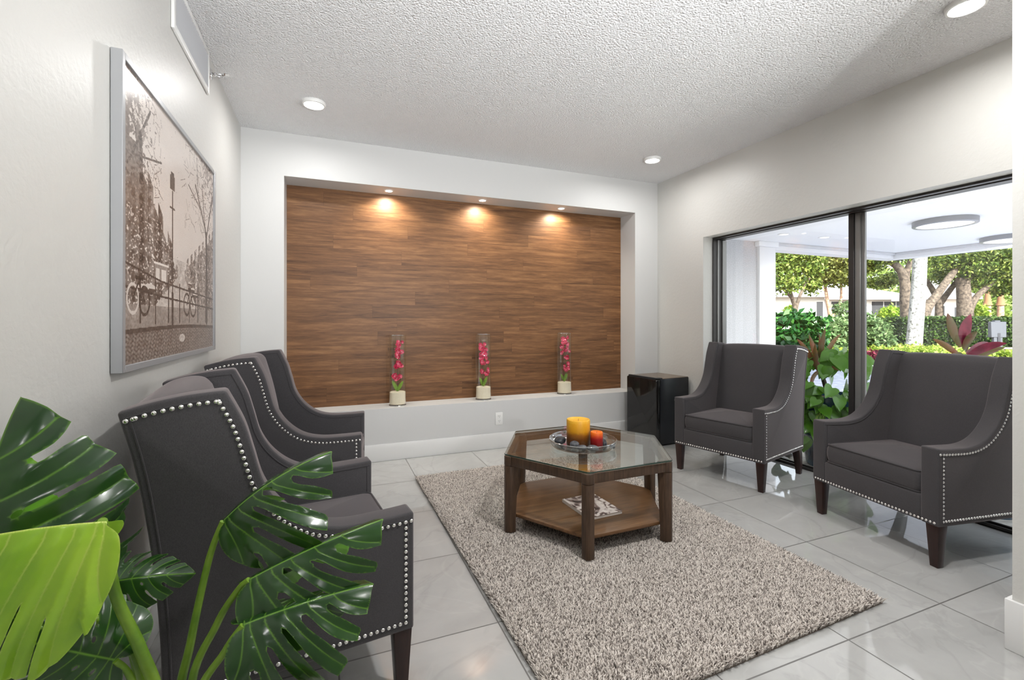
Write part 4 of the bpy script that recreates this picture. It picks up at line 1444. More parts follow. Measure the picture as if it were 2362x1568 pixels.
S0 = Vector((POT.x, POT.y, 0.22))
LEAVES = [
    # base px (u, v, d)  tip px (u, v, d)   normal hint (right, up, forward)
    dict(b=(246, 1202, .75), t=(-235, 1285, .655), n=(0, .70, -.85), width=2.1, fold=(28, 75), droop=(38, 30), arch=40, seed=3, mat='leaf_bright', slits=[None, .52, .42, .45, .5], ripple=.024, gapw=.011, twist=.35, shear=.55),
    dict(b=(-45, 1430, .80), t=(45, 915, .93), n=(.22, .4, -.8), width=1.36, fold=(85, 5), droop=(20, 90), arch=50, seed=5, slits=[.5, .34, .28, .30, .4], ripple=.02, gapw=.02, twist=.5),
    dict(b=(238, 1345, .98), t=(452, 1322, 1.06), n=(0, .6, -.6), width=1.0, fold=(15, 25), droop=(20, 30), arch=30, seed=8),
    dict(b=(266, 1522, .84), t=(-40, 1455, .76), n=(.05, .55, -.75), width=0.98, fold=(12, 8), droop=(25, 25), arch=25, seed=12, slits=[None, .5, .40, .38, .42], gapw=.016),
    dict(b=(514, 1200, 1.03), t=(766, 1040, 1.14), n=(-.28, .60, -.75), width=1.5, fold=(38, 12), droop=(60, 58), arch=45, seed=21, shear=.5, slits=[.66, .30, .13, .12, .2], gapw=.042, twist=.75),
    dict(b=(574, 1335, .97), t=(884, 1196, 1.10), n=(-.28, .60, -.75), width=1.3, fold=(50, 12), droop=(60, 58), arch=20, seed=27, shear=.5, slits=[.5, .26, .15, .15, .22], gapw=.040, twist=.75),
    dict(b=(560, 1440, .92), t=(862, 1345, 1.04), n=(-.22, .62, -.72), width=1.4, fold=(45, 8), droop=(60, 54), arch=25, seed=31, shear=.45, slits=[.5, .32, .18, .18, .24], gapw=.036, twist=.7),
]
for k, q in enumerate(LEAVES):
    kw = {a: q[a] for a in q if a not in 'btn'}
    lf = monstera_leaf(mon, wp(*q['b']), wp(*q['t']), q['n'], **kw)
petiole([S0 + Vector((-.02, -.02, 0)), wp(372, 1640, .90), wp(325, 1500, .86), wp(268, 1375, .83), wp(246, 1250, .78), wp(236, 1202, .75)], 0.0125, 0.007)
petiole([S0 + Vector((-.04, .0, 0)), wp(345, 1640, .92), wp(310, 1500, .90), wp(255, 1430, .90), wp(90, 1450, .84), wp(-45, 1432, .78)], 0.011, 0.006)
petiole([S0 + Vector((-.02, .03, 0)), wp(330, 1600, .93), wp(285, 1420, .95), wp(238, 1346, .98)], 0.009, 0.006)
petiole([S0 + Vector((-.03, -.05, 0)), wp(330, 1660, .88), wp(300, 1560, .86), wp(266, 1523, .84)], 0.008, 0.005)
petiole([S0 + Vector((.02, .02, 0)), wp(415, 1640, .96), wp(440, 1480, .98), wp(482, 1290, 1.02), wp(514, 1202, 1.03)], 0.0105, 0.006)
petiole([S0 + Vector((.03, .0, 0)), wp(440, 1600, .95), wp(500, 1440, .97), wp(548, 1362, .97), wp(574, 1337, .97)], 0.009, 0.006)
petiole([S0 + Vector((.04, -.02, 0)), wp(450, 1640, .90), wp(520, 1500, .91), wp(560, 1442, .92)], 0.009, 0.006)
# ================================================================ outside: covered drive, garden, houses
def cw(u, d, z=0.0):
    p = wp(u, HORIZON, d)
    return Vector((p.x, p.y, z))
def zv(v, d):
    return CAM_H + (HORIZON - v) / F_PX * d
VR = Matrix.Rotation(-YAW, 4, 'Z')     # the drive and the garden run square to this direction

GZ = -0.06
M['stucco'] = speckled('white_stucco', rgb(176, 176, 177), rgb(198, 198, 199), 60, 0.85, 0.5, 0.01)
M['porch_white'] = plain('porch_white', rgb(236, 236, 236), 0.7)
PZ, PYE, PXE = 2.75, 6.6, 12.2
PY0E = 1.2  # unseen porch end, kept short so the sun reaches the ground
struct(obj('ceiling_porch', MB().box(XR + T, PXE, PY0E, PYE, PZ, PZ + 0.25), M['porch_white'], smooth=0), 'white ceiling of the covered drive outside the window', 'ceiling')
b = MB()
b.box(8.0, PXE, PYE - 0.02, PYE + 0.28, PZ - 0.13, PZ + 0.25).box(PXE - 0.02, PXE + 0.28, PY0E - 0.28, PYE + 0.28, PZ - 0.13, PZ + 0.25)
b.box(XR + T, PXE + 0.28, PY0E - 0.28, PY0E, PZ - 0.13, PZ + 0.25)
struct(obj('fascia_beam', b, M['porch_white'], smooth=0), 'white beam around the edge of the porch ceiling', 'beam')
b = MB()
b.box(7.9, PXE - 0.02, PYE - 0.09, PYE - 0.02, PZ - 0.055, PZ).box(PXE - 0.09, PXE - 0.02, PY0E, PYE - 0.02, PZ - 0.055, PZ)
struct(obj('cornice_strip', b, plain('cornice', rgb(206, 206, 206), 0.7), bevel=0.01, seg=2), 'pale moulding along the porch ceiling edge', 'moulding')
struct(obj('wall_porch', MB().box(XR + T, 7.9, PYE, PYE + 0.25, GZ, PZ), M['stucco'], smooth=0), 'white stucco porch wall beyond the left glass pane', 'wall')
b = MB().box(7.86, 8.30, PYE - 0.06, PYE + 0.3, GZ, PZ - 0.10)
b.box(7.80, 8.34, PYE - 0.10, PYE + 0.34, PZ - 0.10, PZ)
struct(obj('porch_pillar', b, M['porch_white'], bevel=0.008, seg=2), 'white porch pillar at the end of the stucco wall', 'pillar')
struct(obj('wall_outside', MB().box(XR + T - 0.02, XR + T + 0.02, YF - 0.2, WY0, GZ, PZ).box(XR + T - 0.02, XR + T + 0.02, WY1, PYE, GZ, PZ).box(XR + T - 0.02, XR + T + 0.02, WY0, WY1, WZ, PZ), M['stucco'], smooth=0), 'outer face of the building around the window', 'wall')

def porch_lamp(x, y, r, label):
    k = thing('porch_lamp', label, 'ceiling light', (x, y, PZ), 0, 'large round porch lamps')
    obj('rim', MB().lathe([(r - 0.05, -0.001), (r, -0.001), (r, -0.075), (r - 0.012, -0.085), (r - 0.05, -0.085), (r - 0.055, -0.07)], 56, cap=False), plain('lamp_rim', rgb(150, 150, 152), 0.4, 0.3), k)
    obj('diffuser', MB().lathe([(0.001, -0.074), (r - 0.055, -0.074)], 56, cap=False), M['lamp_out'], k, recalc=False)
    area('bulb', (0, 0, -0.09), 0.7, 48, k, (1, 0.98, 0.95))
porch_lamp(8.86, 4.10, 0.385, 'large round grey rimmed lamp on the porch ceiling, fully in view')
porch_lamp(11.72, 4.42, 0.43, 'large round porch lamp cut off by the divider wall')
def porch_spot(x, y, label):
    k = thing('porch_downlight', label, 'downlight', (x, y, PZ), 0, 'small porch downlights')
    obj('trim_ring', MB().lathe([(0.06, -0.0005), (0.10, -0.0005), (0.10, -0.008), (0.07, -0.01)], 28, cap=False), M['porch_white'], k)
    obj('lens', MB().lathe([(0.001, -0.006), (0.07, -0.008)], 28, cap=False), emit('porch_lens_%d' % int(x * 10), (1, 1, 1, 1), 1.6), k, recalc=False)
porch_spot(7.63, 5.85, 'small porch downlight nearest the white pillar')
porch_spot(8.61, 5.78, 'small porch downlight just left of the window stile')
porch_spot(7.15, 3.69, 'small porch downlight just right of the window stile')

# ---------------------------------------------------------------- ground
t = NT('pavers')
t.bsdf(Roughness=0.75, Specular_IOR_Level=0.3)
v = t.coord()
br = t.n('ShaderNodeTexBrick'); br.inputs['Scale'].default_value = 1; br.inputs['Brick Width'].default_value = 0.22; br.inputs['Row Height'].default_value = 0.11
br.inputs['Mortar Size'].default_value = 0.006; br.inputs['Color1'].default_value = rgb(138, 144, 162); br.inputs['Color2'].default_value = rgb(176, 180, 194); br.inputs['Mortar'].default_value = rgb(104, 108, 120)
t.l(v, br.inputs['Vector']); t.base(br.outputs[0])
def gquad(name, u0, u1, d0, d1, z, mat, label, cat, h=0.05):
    P = [cw(u0, d0), cw(u1, d0), cw(u1, d1), cw(u0, d1)]
    b = MB().prism([(p.x, p.y) for p in P], lambda p, tt: (p[0], p[1], tt), z - h, z)
    return struct(obj(name, b, mat, smooth=0), label, cat)
# big rectangles square to the garden direction
def grect(name, r0, r1, d0, d1, z0, z1, mat, label, cat):
    return struct(obj(name, MB().box(r0, r1, d0, d1, z0, z1, VR), mat, smooth=0), label, cat)
grect('driveway', -6, 40, 3.5, 12.0, GZ - 0.3, GZ - 0.006, t.m, 'blue grey paved drive beyond the window', 'drive')
struct(obj('terrace', MB().box(XR + T, 4.55, -4, PYE, GZ - 0.2, GZ), speckled('mulch_bed', rgb(150, 146, 140), rgb(196, 192, 186), 30, 0.9, 0.3), smooth=0), 'pale gravel strip just outside the window', 'gravel strip')
struct(obj('path', MB().box(4.55, 6.9, -4, PYE, GZ - 0.2, GZ + 0.002), plain('pale_concrete', rgb(226, 224, 220), 0.7), smooth=0), 'pale concrete walkway along the building', 'path')
grect('kerb', -2, 40, 12.0, 12.35, GZ - 0.3, 0.03, plain('kerb_concrete', rgb(218, 216, 210), 0.8), 'pale kerb on the far side of the drive', 'kerb')
soil = speckled('garden_soil', rgb(92, 74, 60), rgb(128, 106, 88), 3, 0.95, 0.3, 0.03)
grect('ground', -70, 110, 12.3, 120, -0.4, -0.005, soil, 'brown mulched garden ground', 'ground')
grect('path_garden', 6, 40, 19.4, 20.0, -0.1, 0.02, plain('garden_path', rgb(206, 204, 200), 0.8), 'pale path in front of the clipped hedge', 'path')

# ---------------------------------------------------------------- foliage
def leaf_cloud(P, size, seed, up=0.35, ratio=0.5):
    """small folded leaves at points P -> V, F arrays"""
    r = np.random.default_rng(seed)
    m = len(P)
    d = r.normal(size=(m, 3)); d /= np.linalg.norm(d, axis=1, keepdims=True)
    n = r.normal(size=(m, 3)); n[:, 2] += up * 3
    n -= d * np.sum(n * d, axis=1, keepdims=True); n /= np.linalg.norm(n, axis=1, keepdims=True)
    s = np.cross(d, n)
    L = (size * (0.7 + 0.6 * r.random(m)))[:, None]
    V = np.zeros((m, 4, 3))
    V[:, 0] = P - d * L * .5
    V[:, 1] = P + s * L * ratio * .5 + n * L * 0.08
    V[:, 2] = P + d * L * .5 - n * L * 0.06
    V[:, 3] = P - s * L * ratio * .5 + n * L * 0.08
    F = np.arange(m * 4).reshape(m, 4)
    return V.reshape(-1, 3), F

def blob_points(blobs, n, seed, shell=0.55):
    r = np.random.default_rng(seed)
    vol = np.array([a * b * c for _, (a, b, c) in blobs]) ** 0.67
    k = r.choice(len(blobs), n, p=vol / vol.sum())
    d = r.normal(size=(n, 3)); d /= np.linalg.norm(d, axis=1, keepdims=True)
    rad = shell + (1 - shell) * r.random(n) ** 0.6
    rad *= 1 + 0.16 * np.sin(d[:, 0] * 5 + k) * np.sin(d[:, 1] * 6 + 2 * k) + 0.1 * r.normal(size=n)
    C = np.array([tuple(c) for c, _ in blobs])[k]; R = np.array([q for _, q in blobs])[k]
    return C + d * rad[:, None] * R

def foliage_mat(name, cols, trans=0.25, rough=0.5):
    t = NT(name)
    b = t.bsdf(Roughness=rough, Specular_IOR_Level=0.35)
    gi = t.n('ShaderNodeNewGeometry')
    n = len(cols)
    c = t.ramp(gi.outputs['Random Per Island'], [(i / (n - 1), q) for i, q in enumerate(cols)])
    t.base(c)
    tl = t.n('ShaderNodeBsdfTranslucent'); t.l(c, tl.inputs[0])
    mx = t.n('ShaderNodeMixShader'); mx.inputs[0].default_value = trans
    t.l(b.outputs[0], mx.inputs[1]); t.l(tl.outputs[0], mx.inputs[2]); t.l(mx.outputs[0], t.out.inputs[0])
    return t.m
FM = {
    'tree': foliage_mat('tree_leaves', [rgb(46, 68, 28), rgb(82, 108, 44), rgb(126, 146, 64), rgb(168, 182, 96)]),
    'tree_olive': foliage_mat('olive_leaves', [rgb(54, 64, 28), rgb(92, 102, 46), rgb(134, 140, 70)]),
    'lime': foliage_mat('lime_leaves', [rgb(112, 150, 40), rgb(160, 192, 70), rgb(200, 222, 100)]),
    'hedge': foliage_mat('hedge_leaves', [rgb(26, 44, 22), rgb(54, 78, 36), rgb(90, 118, 54)]),
    'shrub': foliage_mat('shrub_leaves', [rgb(18, 52, 22), rgb(34, 84, 34), rgb(84, 136, 62)], 0.15, 0.3),
    'sage': foliage_mat('sage_leaves', [rgb(66, 92, 56), rgb(104, 132, 84), rgb(150, 172, 120)]),
    'cover': foliage_mat('groundcover_leaves', [rgb(92, 118, 36), rgb(136, 160, 58), rgb(178, 192, 90)]),
    'red': foliage_mat('red_leaves', [rgb(66, 20, 36), rgb(108, 34, 54), rgb(140, 62, 76)]),
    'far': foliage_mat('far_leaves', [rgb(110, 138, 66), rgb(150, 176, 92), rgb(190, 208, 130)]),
}
BARK = speckled('grey_bark', rgb(66, 58, 52), rgb(118, 106, 94), 9, 0.9, 0.6, 0.03)
PALM_BARK = speckled('white_palm_bark', rgb(92, 92, 88), rgb(160, 162, 162), 11, 0.9, 0.4, 0.02, lo=0.36, hi=0.5)
PINK_BARK = speckled('tan_bark', rgb(150, 118, 96), rgb(196, 164, 140), 9, 0.9, 0.4, 0.02)

def plant_root(name, label, cat, u, d, group=None, z=0.0):
    return thing(name, label, cat, cw(u, d, z), 0, group)

def canopy(root, blobs, n, size, mat, seed, name='crown', ratio=0.5, shell=0.5):
    o = root.location
    bl = [(wp(u, v, d) - o, (a / F_PX * d, a / F_PX * d, c / F_PX * d)) for u, v, d, a, c in blobs]
    V, F = leaf_cloud(blob_points(bl, n, seed, shell), size, seed + 1, ratio=ratio)
    return npmesh(name, V, F, FM[mat], root)

def limb(root, pts, r0, r1, mat, name='trunk'):
    q = catmull([wp(*p) - root.location for p in pts], 6)
    n = len(q)
    return obj(name, MB().tube(q, [r0 + (r1 - r0) * i / (n - 1) for i in range(n)], 10), mat, root)

GT = 'trees in the garden outside'
# left tree with thin stems
tr = plant_root('garden_tree', 'light green tree on the left of the view, next to the porch pillar', 'tree', 1832, 20, GT)
limb(tr, [(1832, 802, 20), (1835, 720, 20), (1828, 690, 20), (1812, 640, 20)], 0.13, 0.06, BARK)
limb(tr, [(1835, 715, 20), (1846, 680, 20), (1868, 640, 20.2)], 0.09, 0.04, BARK, 'branch')
limb(tr, [(1829, 690, 20), (1806, 665, 19.8), (1790, 630, 19.7)], 0.06, 0.03, BARK, 'branch')
canopy(tr, [(1800, 600, 20, 46, 36), (1855, 612, 20.5, 46, 40), (1815, 655, 19.6, 36, 26), (1770, 640, 20, 34, 40), (1868, 660, 20.4, 30, 22), (1830, 580, 20.4, 60, 26)], 6240, 0.16, 'tree', 31, shell=0.25)
tr = plant_root('garden_tree', 'olive green tree behind the window stile with pinkish stems', 'tree', 1915, 22, GT)
limb(tr, [(1915, 800, 22), (1916, 740, 22), (1908, 690, 22), (1900, 640, 22)], 0.12, 0.06, PINK_BARK)
limb(tr, [(1916, 735, 22), (1938, 700, 22), (1940, 650, 22)], 0.08, 0.04, PINK_BARK, 'branch')
canopy(tr, [(1900, 610, 22, 44, 32), (1950, 618, 22, 44, 36), (1925, 640, 21.6, 50, 24), (1985, 606, 22.4, 36, 26), (1925, 585, 22.5, 60, 20)], 5520, 0.16, 'tree_olive', 41, shell=0.25)
tr = plant_root('garden_tree', 'tall tree with a dark curved trunk left of the white palm trunk', 'tree', 2093, 21, GT)
limb(tr, [(2092, 800, 21), (2093, 745, 21), (2089, 690, 21), (2086, 645, 21), (2070, 615, 21), (2030, 592, 21)], 0.30, 0.12, BARK)
limb(tr, [(2088, 660, 21), (2092, 625, 21), (2104, 595, 21)], 0.16, 0.10, BARK, 'branch')
limb(tr, [(2082, 630, 21), (2066, 602, 21.2), (2060, 570, 21.3)], 0.12, 0.07, BARK, 'branch')
canopy(tr, [(2040, 590, 21, 50, 22), (2095, 575, 21.5, 60, 26), (2010, 610, 21.5, 30, 22), (2075, 640, 23, 40, 20), (2030, 650, 24, 34, 18)], 5040, 0.16, 'tree', 51, shell=0.25)
tr = plant_root('garden_tree', 'leaning forked tree just right of the white palm trunk', 'tree', 2166, 24, GT)
limb(tr, [(2128, 800, 22), (2134, 722, 22), (2160, 682, 22.3), (2190, 640, 22.6), (2212, 612, 23)], 0.24, 0.13, BARK)
limb(tr, [(2164, 760, 24), (2166, 700, 24), (2152, 670, 24), (2136, 645, 24)], 0.2, 0.1, BARK, 'branch')
limb(tr, [(2168, 700, 24), (2192, 668, 24), (2214, 640, 24), (2232, 612, 24)], 0.15, 0.08, BARK, 'branch')
canopy(tr, [(2150, 600, 23, 40, 26), (2195, 590, 23, 50, 26), (2170, 640, 24.5, 26, 18), (2240, 600, 24, 40, 22)], 4320, 0.16, 'tree', 61, shell=0.25)
tr = plant_root('garden_tree', 'broad spreading tree at the right edge of the view', 'tree', 2228, 23, GT)
limb(tr, [(2226, 800, 23), (2226, 730, 23), (2224, 690, 23), (2220, 640, 23)], 0.36, 0.26, BARK)
limb(tr, [(2230, 730, 23), (2250, 688, 23), (2286, 655, 23), (2320, 632, 23)], 0.18, 0.08, BARK, 'branch')
limb(tr, [(2222, 660, 23), (2240, 625, 23), (2262, 600, 23)], 0.2, 0.1, BARK, 'branch')
canopy(tr, [(2225, 610, 23, 54, 34), (2290, 606, 23, 54, 36), (2340, 600, 23, 44, 50), (2262, 640, 23.4, 40, 28), (2320, 660, 23.8, 40, 24), (2250, 580, 23, 80, 24)], 11100, 0.17, 'tree', 71)
pm = plant_root('palm_tree', 'white trunked palm standing straight in front of the hedge', 'palm', 2114, 19.5)
limb(pm, [(2108, 800, 19.5), (2111, 760, 19.5), (2116, 700, 19.5), (2120, 640, 19.5), (2123, 560, 19.5), (2124, 440, 19.5), (2124, 380, 19.5)], 0.285, 0.22, PALM_BARK)
b = MB()
for k in range(14):
    a = 2 * PI * k / 14; top = wp(2124, 375, 19.5) - pm.location
    for s in range(10):
        f = (s + 1) / 10
        c = top + Vector((math.cos(a) * 2.6 * f, math.sin(a) * 2.6 * f, 0.9 * f - 2.0 * f * f))
        for q in (-1, 1):
            d = Vector((-math.sin(a) * q, math.cos(a) * q, -0.7)).normalized(); w = Vector((math.cos(a), math.sin(a), 0)) * 0.05
            b.add([c - w, c + w, c + d * 0.6], [(0, 1, 2)])
obj('frond', b, FM['tree'], pm, smooth=0, recalc=False)
GP = 'short palms by the far houses'
for (u, lab) in ((2277, 'short tan palm trunk, left of the pair at the right edge'), (2307, 'short tan palm trunk, right of the pair at the right edge')):
    pm = plant_root('young_palm', lab, 'palm', u, 27, GP)
    limb(pm, [(u, 785, 27), (u + 1, 735, 27), (u + 1, 702, 27)], 0.17, 0.15, PINK_BARK)
    limb(pm, [(u + 1, 704, 27), (u + 1, 694, 27), (u + 1, 672, 27)], 0.22, 0.10, plain('palm_boot', rgb(150, 110, 80), 0.9), 'crown_shaft')
    canopy(pm, [(u, 650, 27, 22, 18)], 260, 0.5, 'lime', 80 + u, 'frond', 0.16)

# shrubs and hedges
def shrub(name, label, cat, u, d, blobs, n, size, mat, seed, group=None, ratio=0.5, core=None):
    rt = plant_root(name, label, cat, u, d, group)
    c = canopy(rt, blobs, n, size, mat, seed, 'foliage', ratio, 0.7)
    bk = obj('stem', MB().tube([(0, 0, -0.05), (0.02, 0.0, 0.25), (0.0, 0.03, 0.6)], [0.05, 0.04, 0.02], 8), BARK, rt)
    return rt
shrub('bush', 'dark glossy bush to the right of the porch pillar', 'bush', 1838, 14.5, [(1815, 762, 14.5, 44, 40), (1862, 760, 14.5, 40, 38), (1838, 742, 14.8, 40, 24), (1785, 765, 14.6, 36, 40), (1840, 785, 14.2, 60, 24)], 2600, 0.24, 'shrub', 101)
shrub('bush', 'grey green loose bush behind the left window pane, near the stile', 'bush', 1925, 16, [(1925, 770, 16, 40, 36), (1950, 750, 16.2, 30, 24), (1905, 785, 15.8, 34, 24), (1948, 712, 17, 24, 16)], 2000, 0.17, 'sage', 111)
shrub('bush', 'pale green round bush just right of the window stile', 'bush', 2012, 16, [(2010, 768, 16, 36, 34), (2035, 782, 15.8, 24, 22), (1998, 742, 16.4, 22, 20)], 2000, 0.15, 'sage', 121)
shrub('bush', 'bright yellow green ball shaped bush before the house', 'bush', 2056, 25, [(2056, 724, 25, 23, 17)], 800, 0.2, 'lime', 131)
shrub('bush', 'bright lime bush between the two short palms and the spreading tree', 'bush', 2252, 26, [(2252, 715, 26, 18, 15), (2262, 725, 26, 14, 12)], 500, 0.22, 'lime', 141)
shrub('bush', 'small spiky lime bush in front of the white house', 'bush', 1824, 23, [(1824, 718, 23, 12, 14)], 200, 0.35, 'lime', 151, ratio=0.2)
def hedge(name, label, u0, u1, d, depth, ztop, n, size, mat, seed, cat='hedge', jag=0.06):
    r = np.random.default_rng(seed)
    a, b_ = cw(u0, d), cw(u1, d)
    ax = (b_ - a); ln = ax.length; ax.normalize(); dp = Vector((SN, CS, 0)); c = (a + b_) / 2 + dp * depth / 2
    hx, hy = ln / 2, depth / 2
    s = r.random(n); P = np.zeros((n, 3))
    P[:, 0] = r.uniform(-hx, hx, n); P[:, 1] = r.uniform(-hy, hy, n); P[:, 2] = r.random(n) * ztop
    face = r.random(n)
    P[:, 1] = np.where(face < .5, -hy + r.normal(0, jag, n), P[:, 1])
    P[:, 2] = np.where(face > .45, ztop + r.normal(0, jag, n) * .8 + 0.03 * np.sin(P[:, 0] * 3), P[:, 2])
    W = np.zeros_like(P)
    W[:, 0] = P[:, 0] * ax.x + P[:, 1] * dp.x; W[:, 1] = P[:, 0] * ax.y + P[:, 1] * dp.y; W[:, 2] = P[:, 2]
    rt = thing(name, label, cat, (c.x, c.y, 0.0))
    V, F = leaf_cloud(W, size, seed)
    npmesh('foliage', V, F, FM[mat], rt)
    R = Matrix.Rotation(math.atan2(ax.y, ax.x), 4, 'Z')
    obj('dark_core', MB().box(-hx + .05, hx - .05, -hy + .05, hy - .05, 0, ztop - 0.06, R), plain(name + '_core_' + str(seed), rgb(24, 32, 18), 0.9), rt, smooth=0)  # solid dark core added inside the foliage to give it body
    return rt
hedge('clipped_hedge', 'dark clipped hedge to the left of the palm trunk', 2030, 2100, 20.6, 1.2, 1.22, 1500, 0.14, 'hedge', 201)
hedge('clipped_hedge', 'long dark clipped hedge to the right of the palm trunk', 2130, 2400, 20.6, 1.2, 1.26, 6000, 0.14, 'hedge', 211)
hedge('low_hedge', 'low dark hedge beneath the olive tree', 1880, 2000, 19.5, 1.2, 0.9, 1800, 0.16, 'hedge', 213)
gc = hedge('groundcover', 'band of yellow green groundcover along the kerb', 1780, 2420, 13.3, 3.4, 0.24, 9000, 0.12, 'cover', 221, 'plants')
hedge('red_border', 'row of dark red border plants in front of the groundcover', 1950, 2060, 12.55, 0.6, 0.24, 1300, 0.10, 'red', 231, 'plants')

# far belt of trees behind the houses
for k, (u, v, d, a, c) in enumerate([(1760, 640, 60, 66, 80), (1880, 650, 62, 52, 60), (1985, 640, 61, 56, 70), (2090, 650, 62, 56, 66), (2200, 640, 61, 60, 80), (2310, 650, 60, 60, 80), (2420, 640, 60, 60, 90)]):
    rt = plant_root('distant_tree', ['pale distant tree behind the white house on the left', 'pale distant tree behind the left house roof', 'pale distant tree seen just right of the window stile', 'pale distant tree behind the palm trunk', 'pale distant tree behind the forked tree', 'pale distant tree behind the short palms', 'pale distant tree at the far right edge'][k], 'tree', u, d, 'distant trees')
    canopy(rt, [(u, v, d, a, c), (u + 20, v + 50, d, a * .7, c * .6), (u - 20, v + 60, d, a * .6, c * .5)], 1700, 0.75, 'far', 300 + k)
    limb(rt, [(u, 780, d), (u + 4, 700, d), (u, 650, d)], 0.4, 0.2, BARK)

# ---------------------------------------------------------------- houses
M['house'] = plain('house_white', rgb(232, 232, 228), 0.8)
M['roof'] = plain('pale_roof', rgb(214, 214, 216), 0.7)
M['screen'] = plain('dark_screen', rgb(62, 64, 68), 0.6)
def house(label, u0, u1, d, depth, ztop, zroof, over, wins, hip=0.35):
    a, b_ = cw(u0, d), cw(u1, d)
    c = (a + b_) / 2; ln = (b_ - a).length
    rt = thing('house', label, 'house', (c.x, c.y, 0), -YAW, 'houses beyond the garden')
    obj('wall', MB().box(-ln / 2, ln / 2, 0, depth, -0.1, ztop), M['house'], rt, smooth=0)
    x0, x1, y0, y1 = -ln / 2 - over, ln / 2 + over, -over, depth + over
    h = min(depth, ln) * hip
    vs = [(x0, y0, ztop), (x1, y0, ztop), (x1, y1, ztop), (x0, y1, ztop), (x0, y0, ztop + .16), (x1, y0, ztop + .16), (x1, y1, ztop + .16), (x0, y1, ztop + .16),
          (x0 + depth * .5, depth / 2, zroof), (max(x0 + depth * .5 + .1, x1 - depth * .5), depth / 2, zroof)]
    obj('roof', MB().add(vs, [(3, 2, 1, 0), (0, 1, 5, 4), (1, 2, 6, 5), (2, 3, 7, 6), (3, 0, 4, 7), (4, 5, 9, 8), (5, 6, 9), (6, 7, 8, 9), (7, 4, 8)]), M['roof'], rt, smooth=0)
    for (wu0, wu1, wz0, wz1) in wins:
        wx0 = (cw(wu0, d) - a).length - ln / 2; wx1 = (cw(wu1, d) - a).length - ln / 2
        f = obj('window', MB().box(wx0, wx1, -0.05, 0.02, wz0, wz1), M['house'], rt, smooth=0)
        obj('screen', MB().box(wx0 + .06, wx1 - .06, -0.06, 0.0, wz0 + .06, wz1 - .06), M['screen'], f, smooth=0)
        if wx1 - wx0 > 1.6:
            n = int((wx1 - wx0) / 1.0)
            b = MB()
            for i in range(1, n):
                x = wx0 + (wx1 - wx0) * i / n
                b.box(x - .03, x + .03, -0.075, -0.05, wz0, wz1)
            b.box(wx0, wx1, -0.075, -0.05, wz0 + .9, wz0 + .96)
            obj('mullion', b, M['house'], f, smooth=0)
house('white house on the left, partly hidden by the light green tree', 1740, 1902, 31, 7, 2.75, 4.0, 0.5, [(1812, 1822, 0.9, 2.0), (1880, 1899, 0.3, 2.5)])
house('white house in the middle with a dark screened porch', 1912, 2100, 38, 8, 2.9, 4.6, 0.7, [(1915, 1975, 0.3, 2.8), (2008, 2094, 0.3, 2.8)])
house('small pale house at the right behind the forked tree', 2160, 2228, 33, 2.6, 2.7, 4.2, 0.6, [(2163, 2180, 0.8, 2.3), (2198, 2212, 0.9, 2.2)])

# grey post by the hedge
po = plant_root('utility_post', 'grey flat topped post standing in front of the right hedge', 'post', 2300, 17.6)
G2 = plain('post_grey', rgb(86, 90, 98), 0.7)
s = 17.6 / F_PX
obj('post', MB().box(-10 * s, 10 * s, -0.05, 0.05, 0, zv(770, 17.6), VR), G2, po, bevel=0.01, seg=1)
obj('head_board', MB().box(-17.5 * s, 17.5 * s, -0.07, 0.07, zv(778, 17.6), zv(742, 17.6), VR).box(-9 * s, 4 * s, -0.07, 0.07, zv(742, 17.6), zv(739, 17.6), VR), G2, po, bevel=0.012, seg=1)
obj('slot', MB().box(-3 * s, 3 * s, -0.08, -0.06, 0.05, zv(768, 17.6), VR), plain('post_dark', rgb(60, 62, 68), 0.7), po, smooth=0)

# ---------------------------------------------------------------- planters right outside the glass
CORD = {}
def cordyline_mat(name, c1, c2, c3):
    t = NT(name)
    b = t.bsdf(Roughness=0.35, Specular_IOR_Level=0.4)
    n = t.noise(t.coord((1, 1, 1)), 14, 3, .6, .6)
    gi = t.n('ShaderNodeNewGeometry')
    c = t.ramp(t.math('ADD', t.math('MULTIPLY', n, .6), t.math('MULTIPLY', gi.outputs['Random Per Island'], .4)), [(0.25, c1), (0.5, c2), (0.75, c3)])
    t.base(c)
    tl = t.n('ShaderNodeBsdfTranslucent'); t.l(c, tl.inputs[0])
    mx = t.n('ShaderNodeMixShader'); mx.inputs[0].default_value = .2
    t.l(b.outputs[0], mx.inputs[1]); t.l(tl.outputs[0], mx.inputs[2]); t.l(mx.outputs[0], t.out.inputs[0])
    return t.m
CORD['bronze'] = cordyline_mat('bronze_blade', rgb(66, 76, 32), rgb(126, 92, 48), rgb(150, 66, 48))
CORD['red'] = cordyline_mat('red_blade', rgb(60, 10, 26), rgb(118, 16, 50), rgb(160, 50, 78))
CORD['green'] = cordyline_mat('green_red_blade', rgb(48, 66, 26), rgb(96, 84, 38), rgb(124, 36, 44))

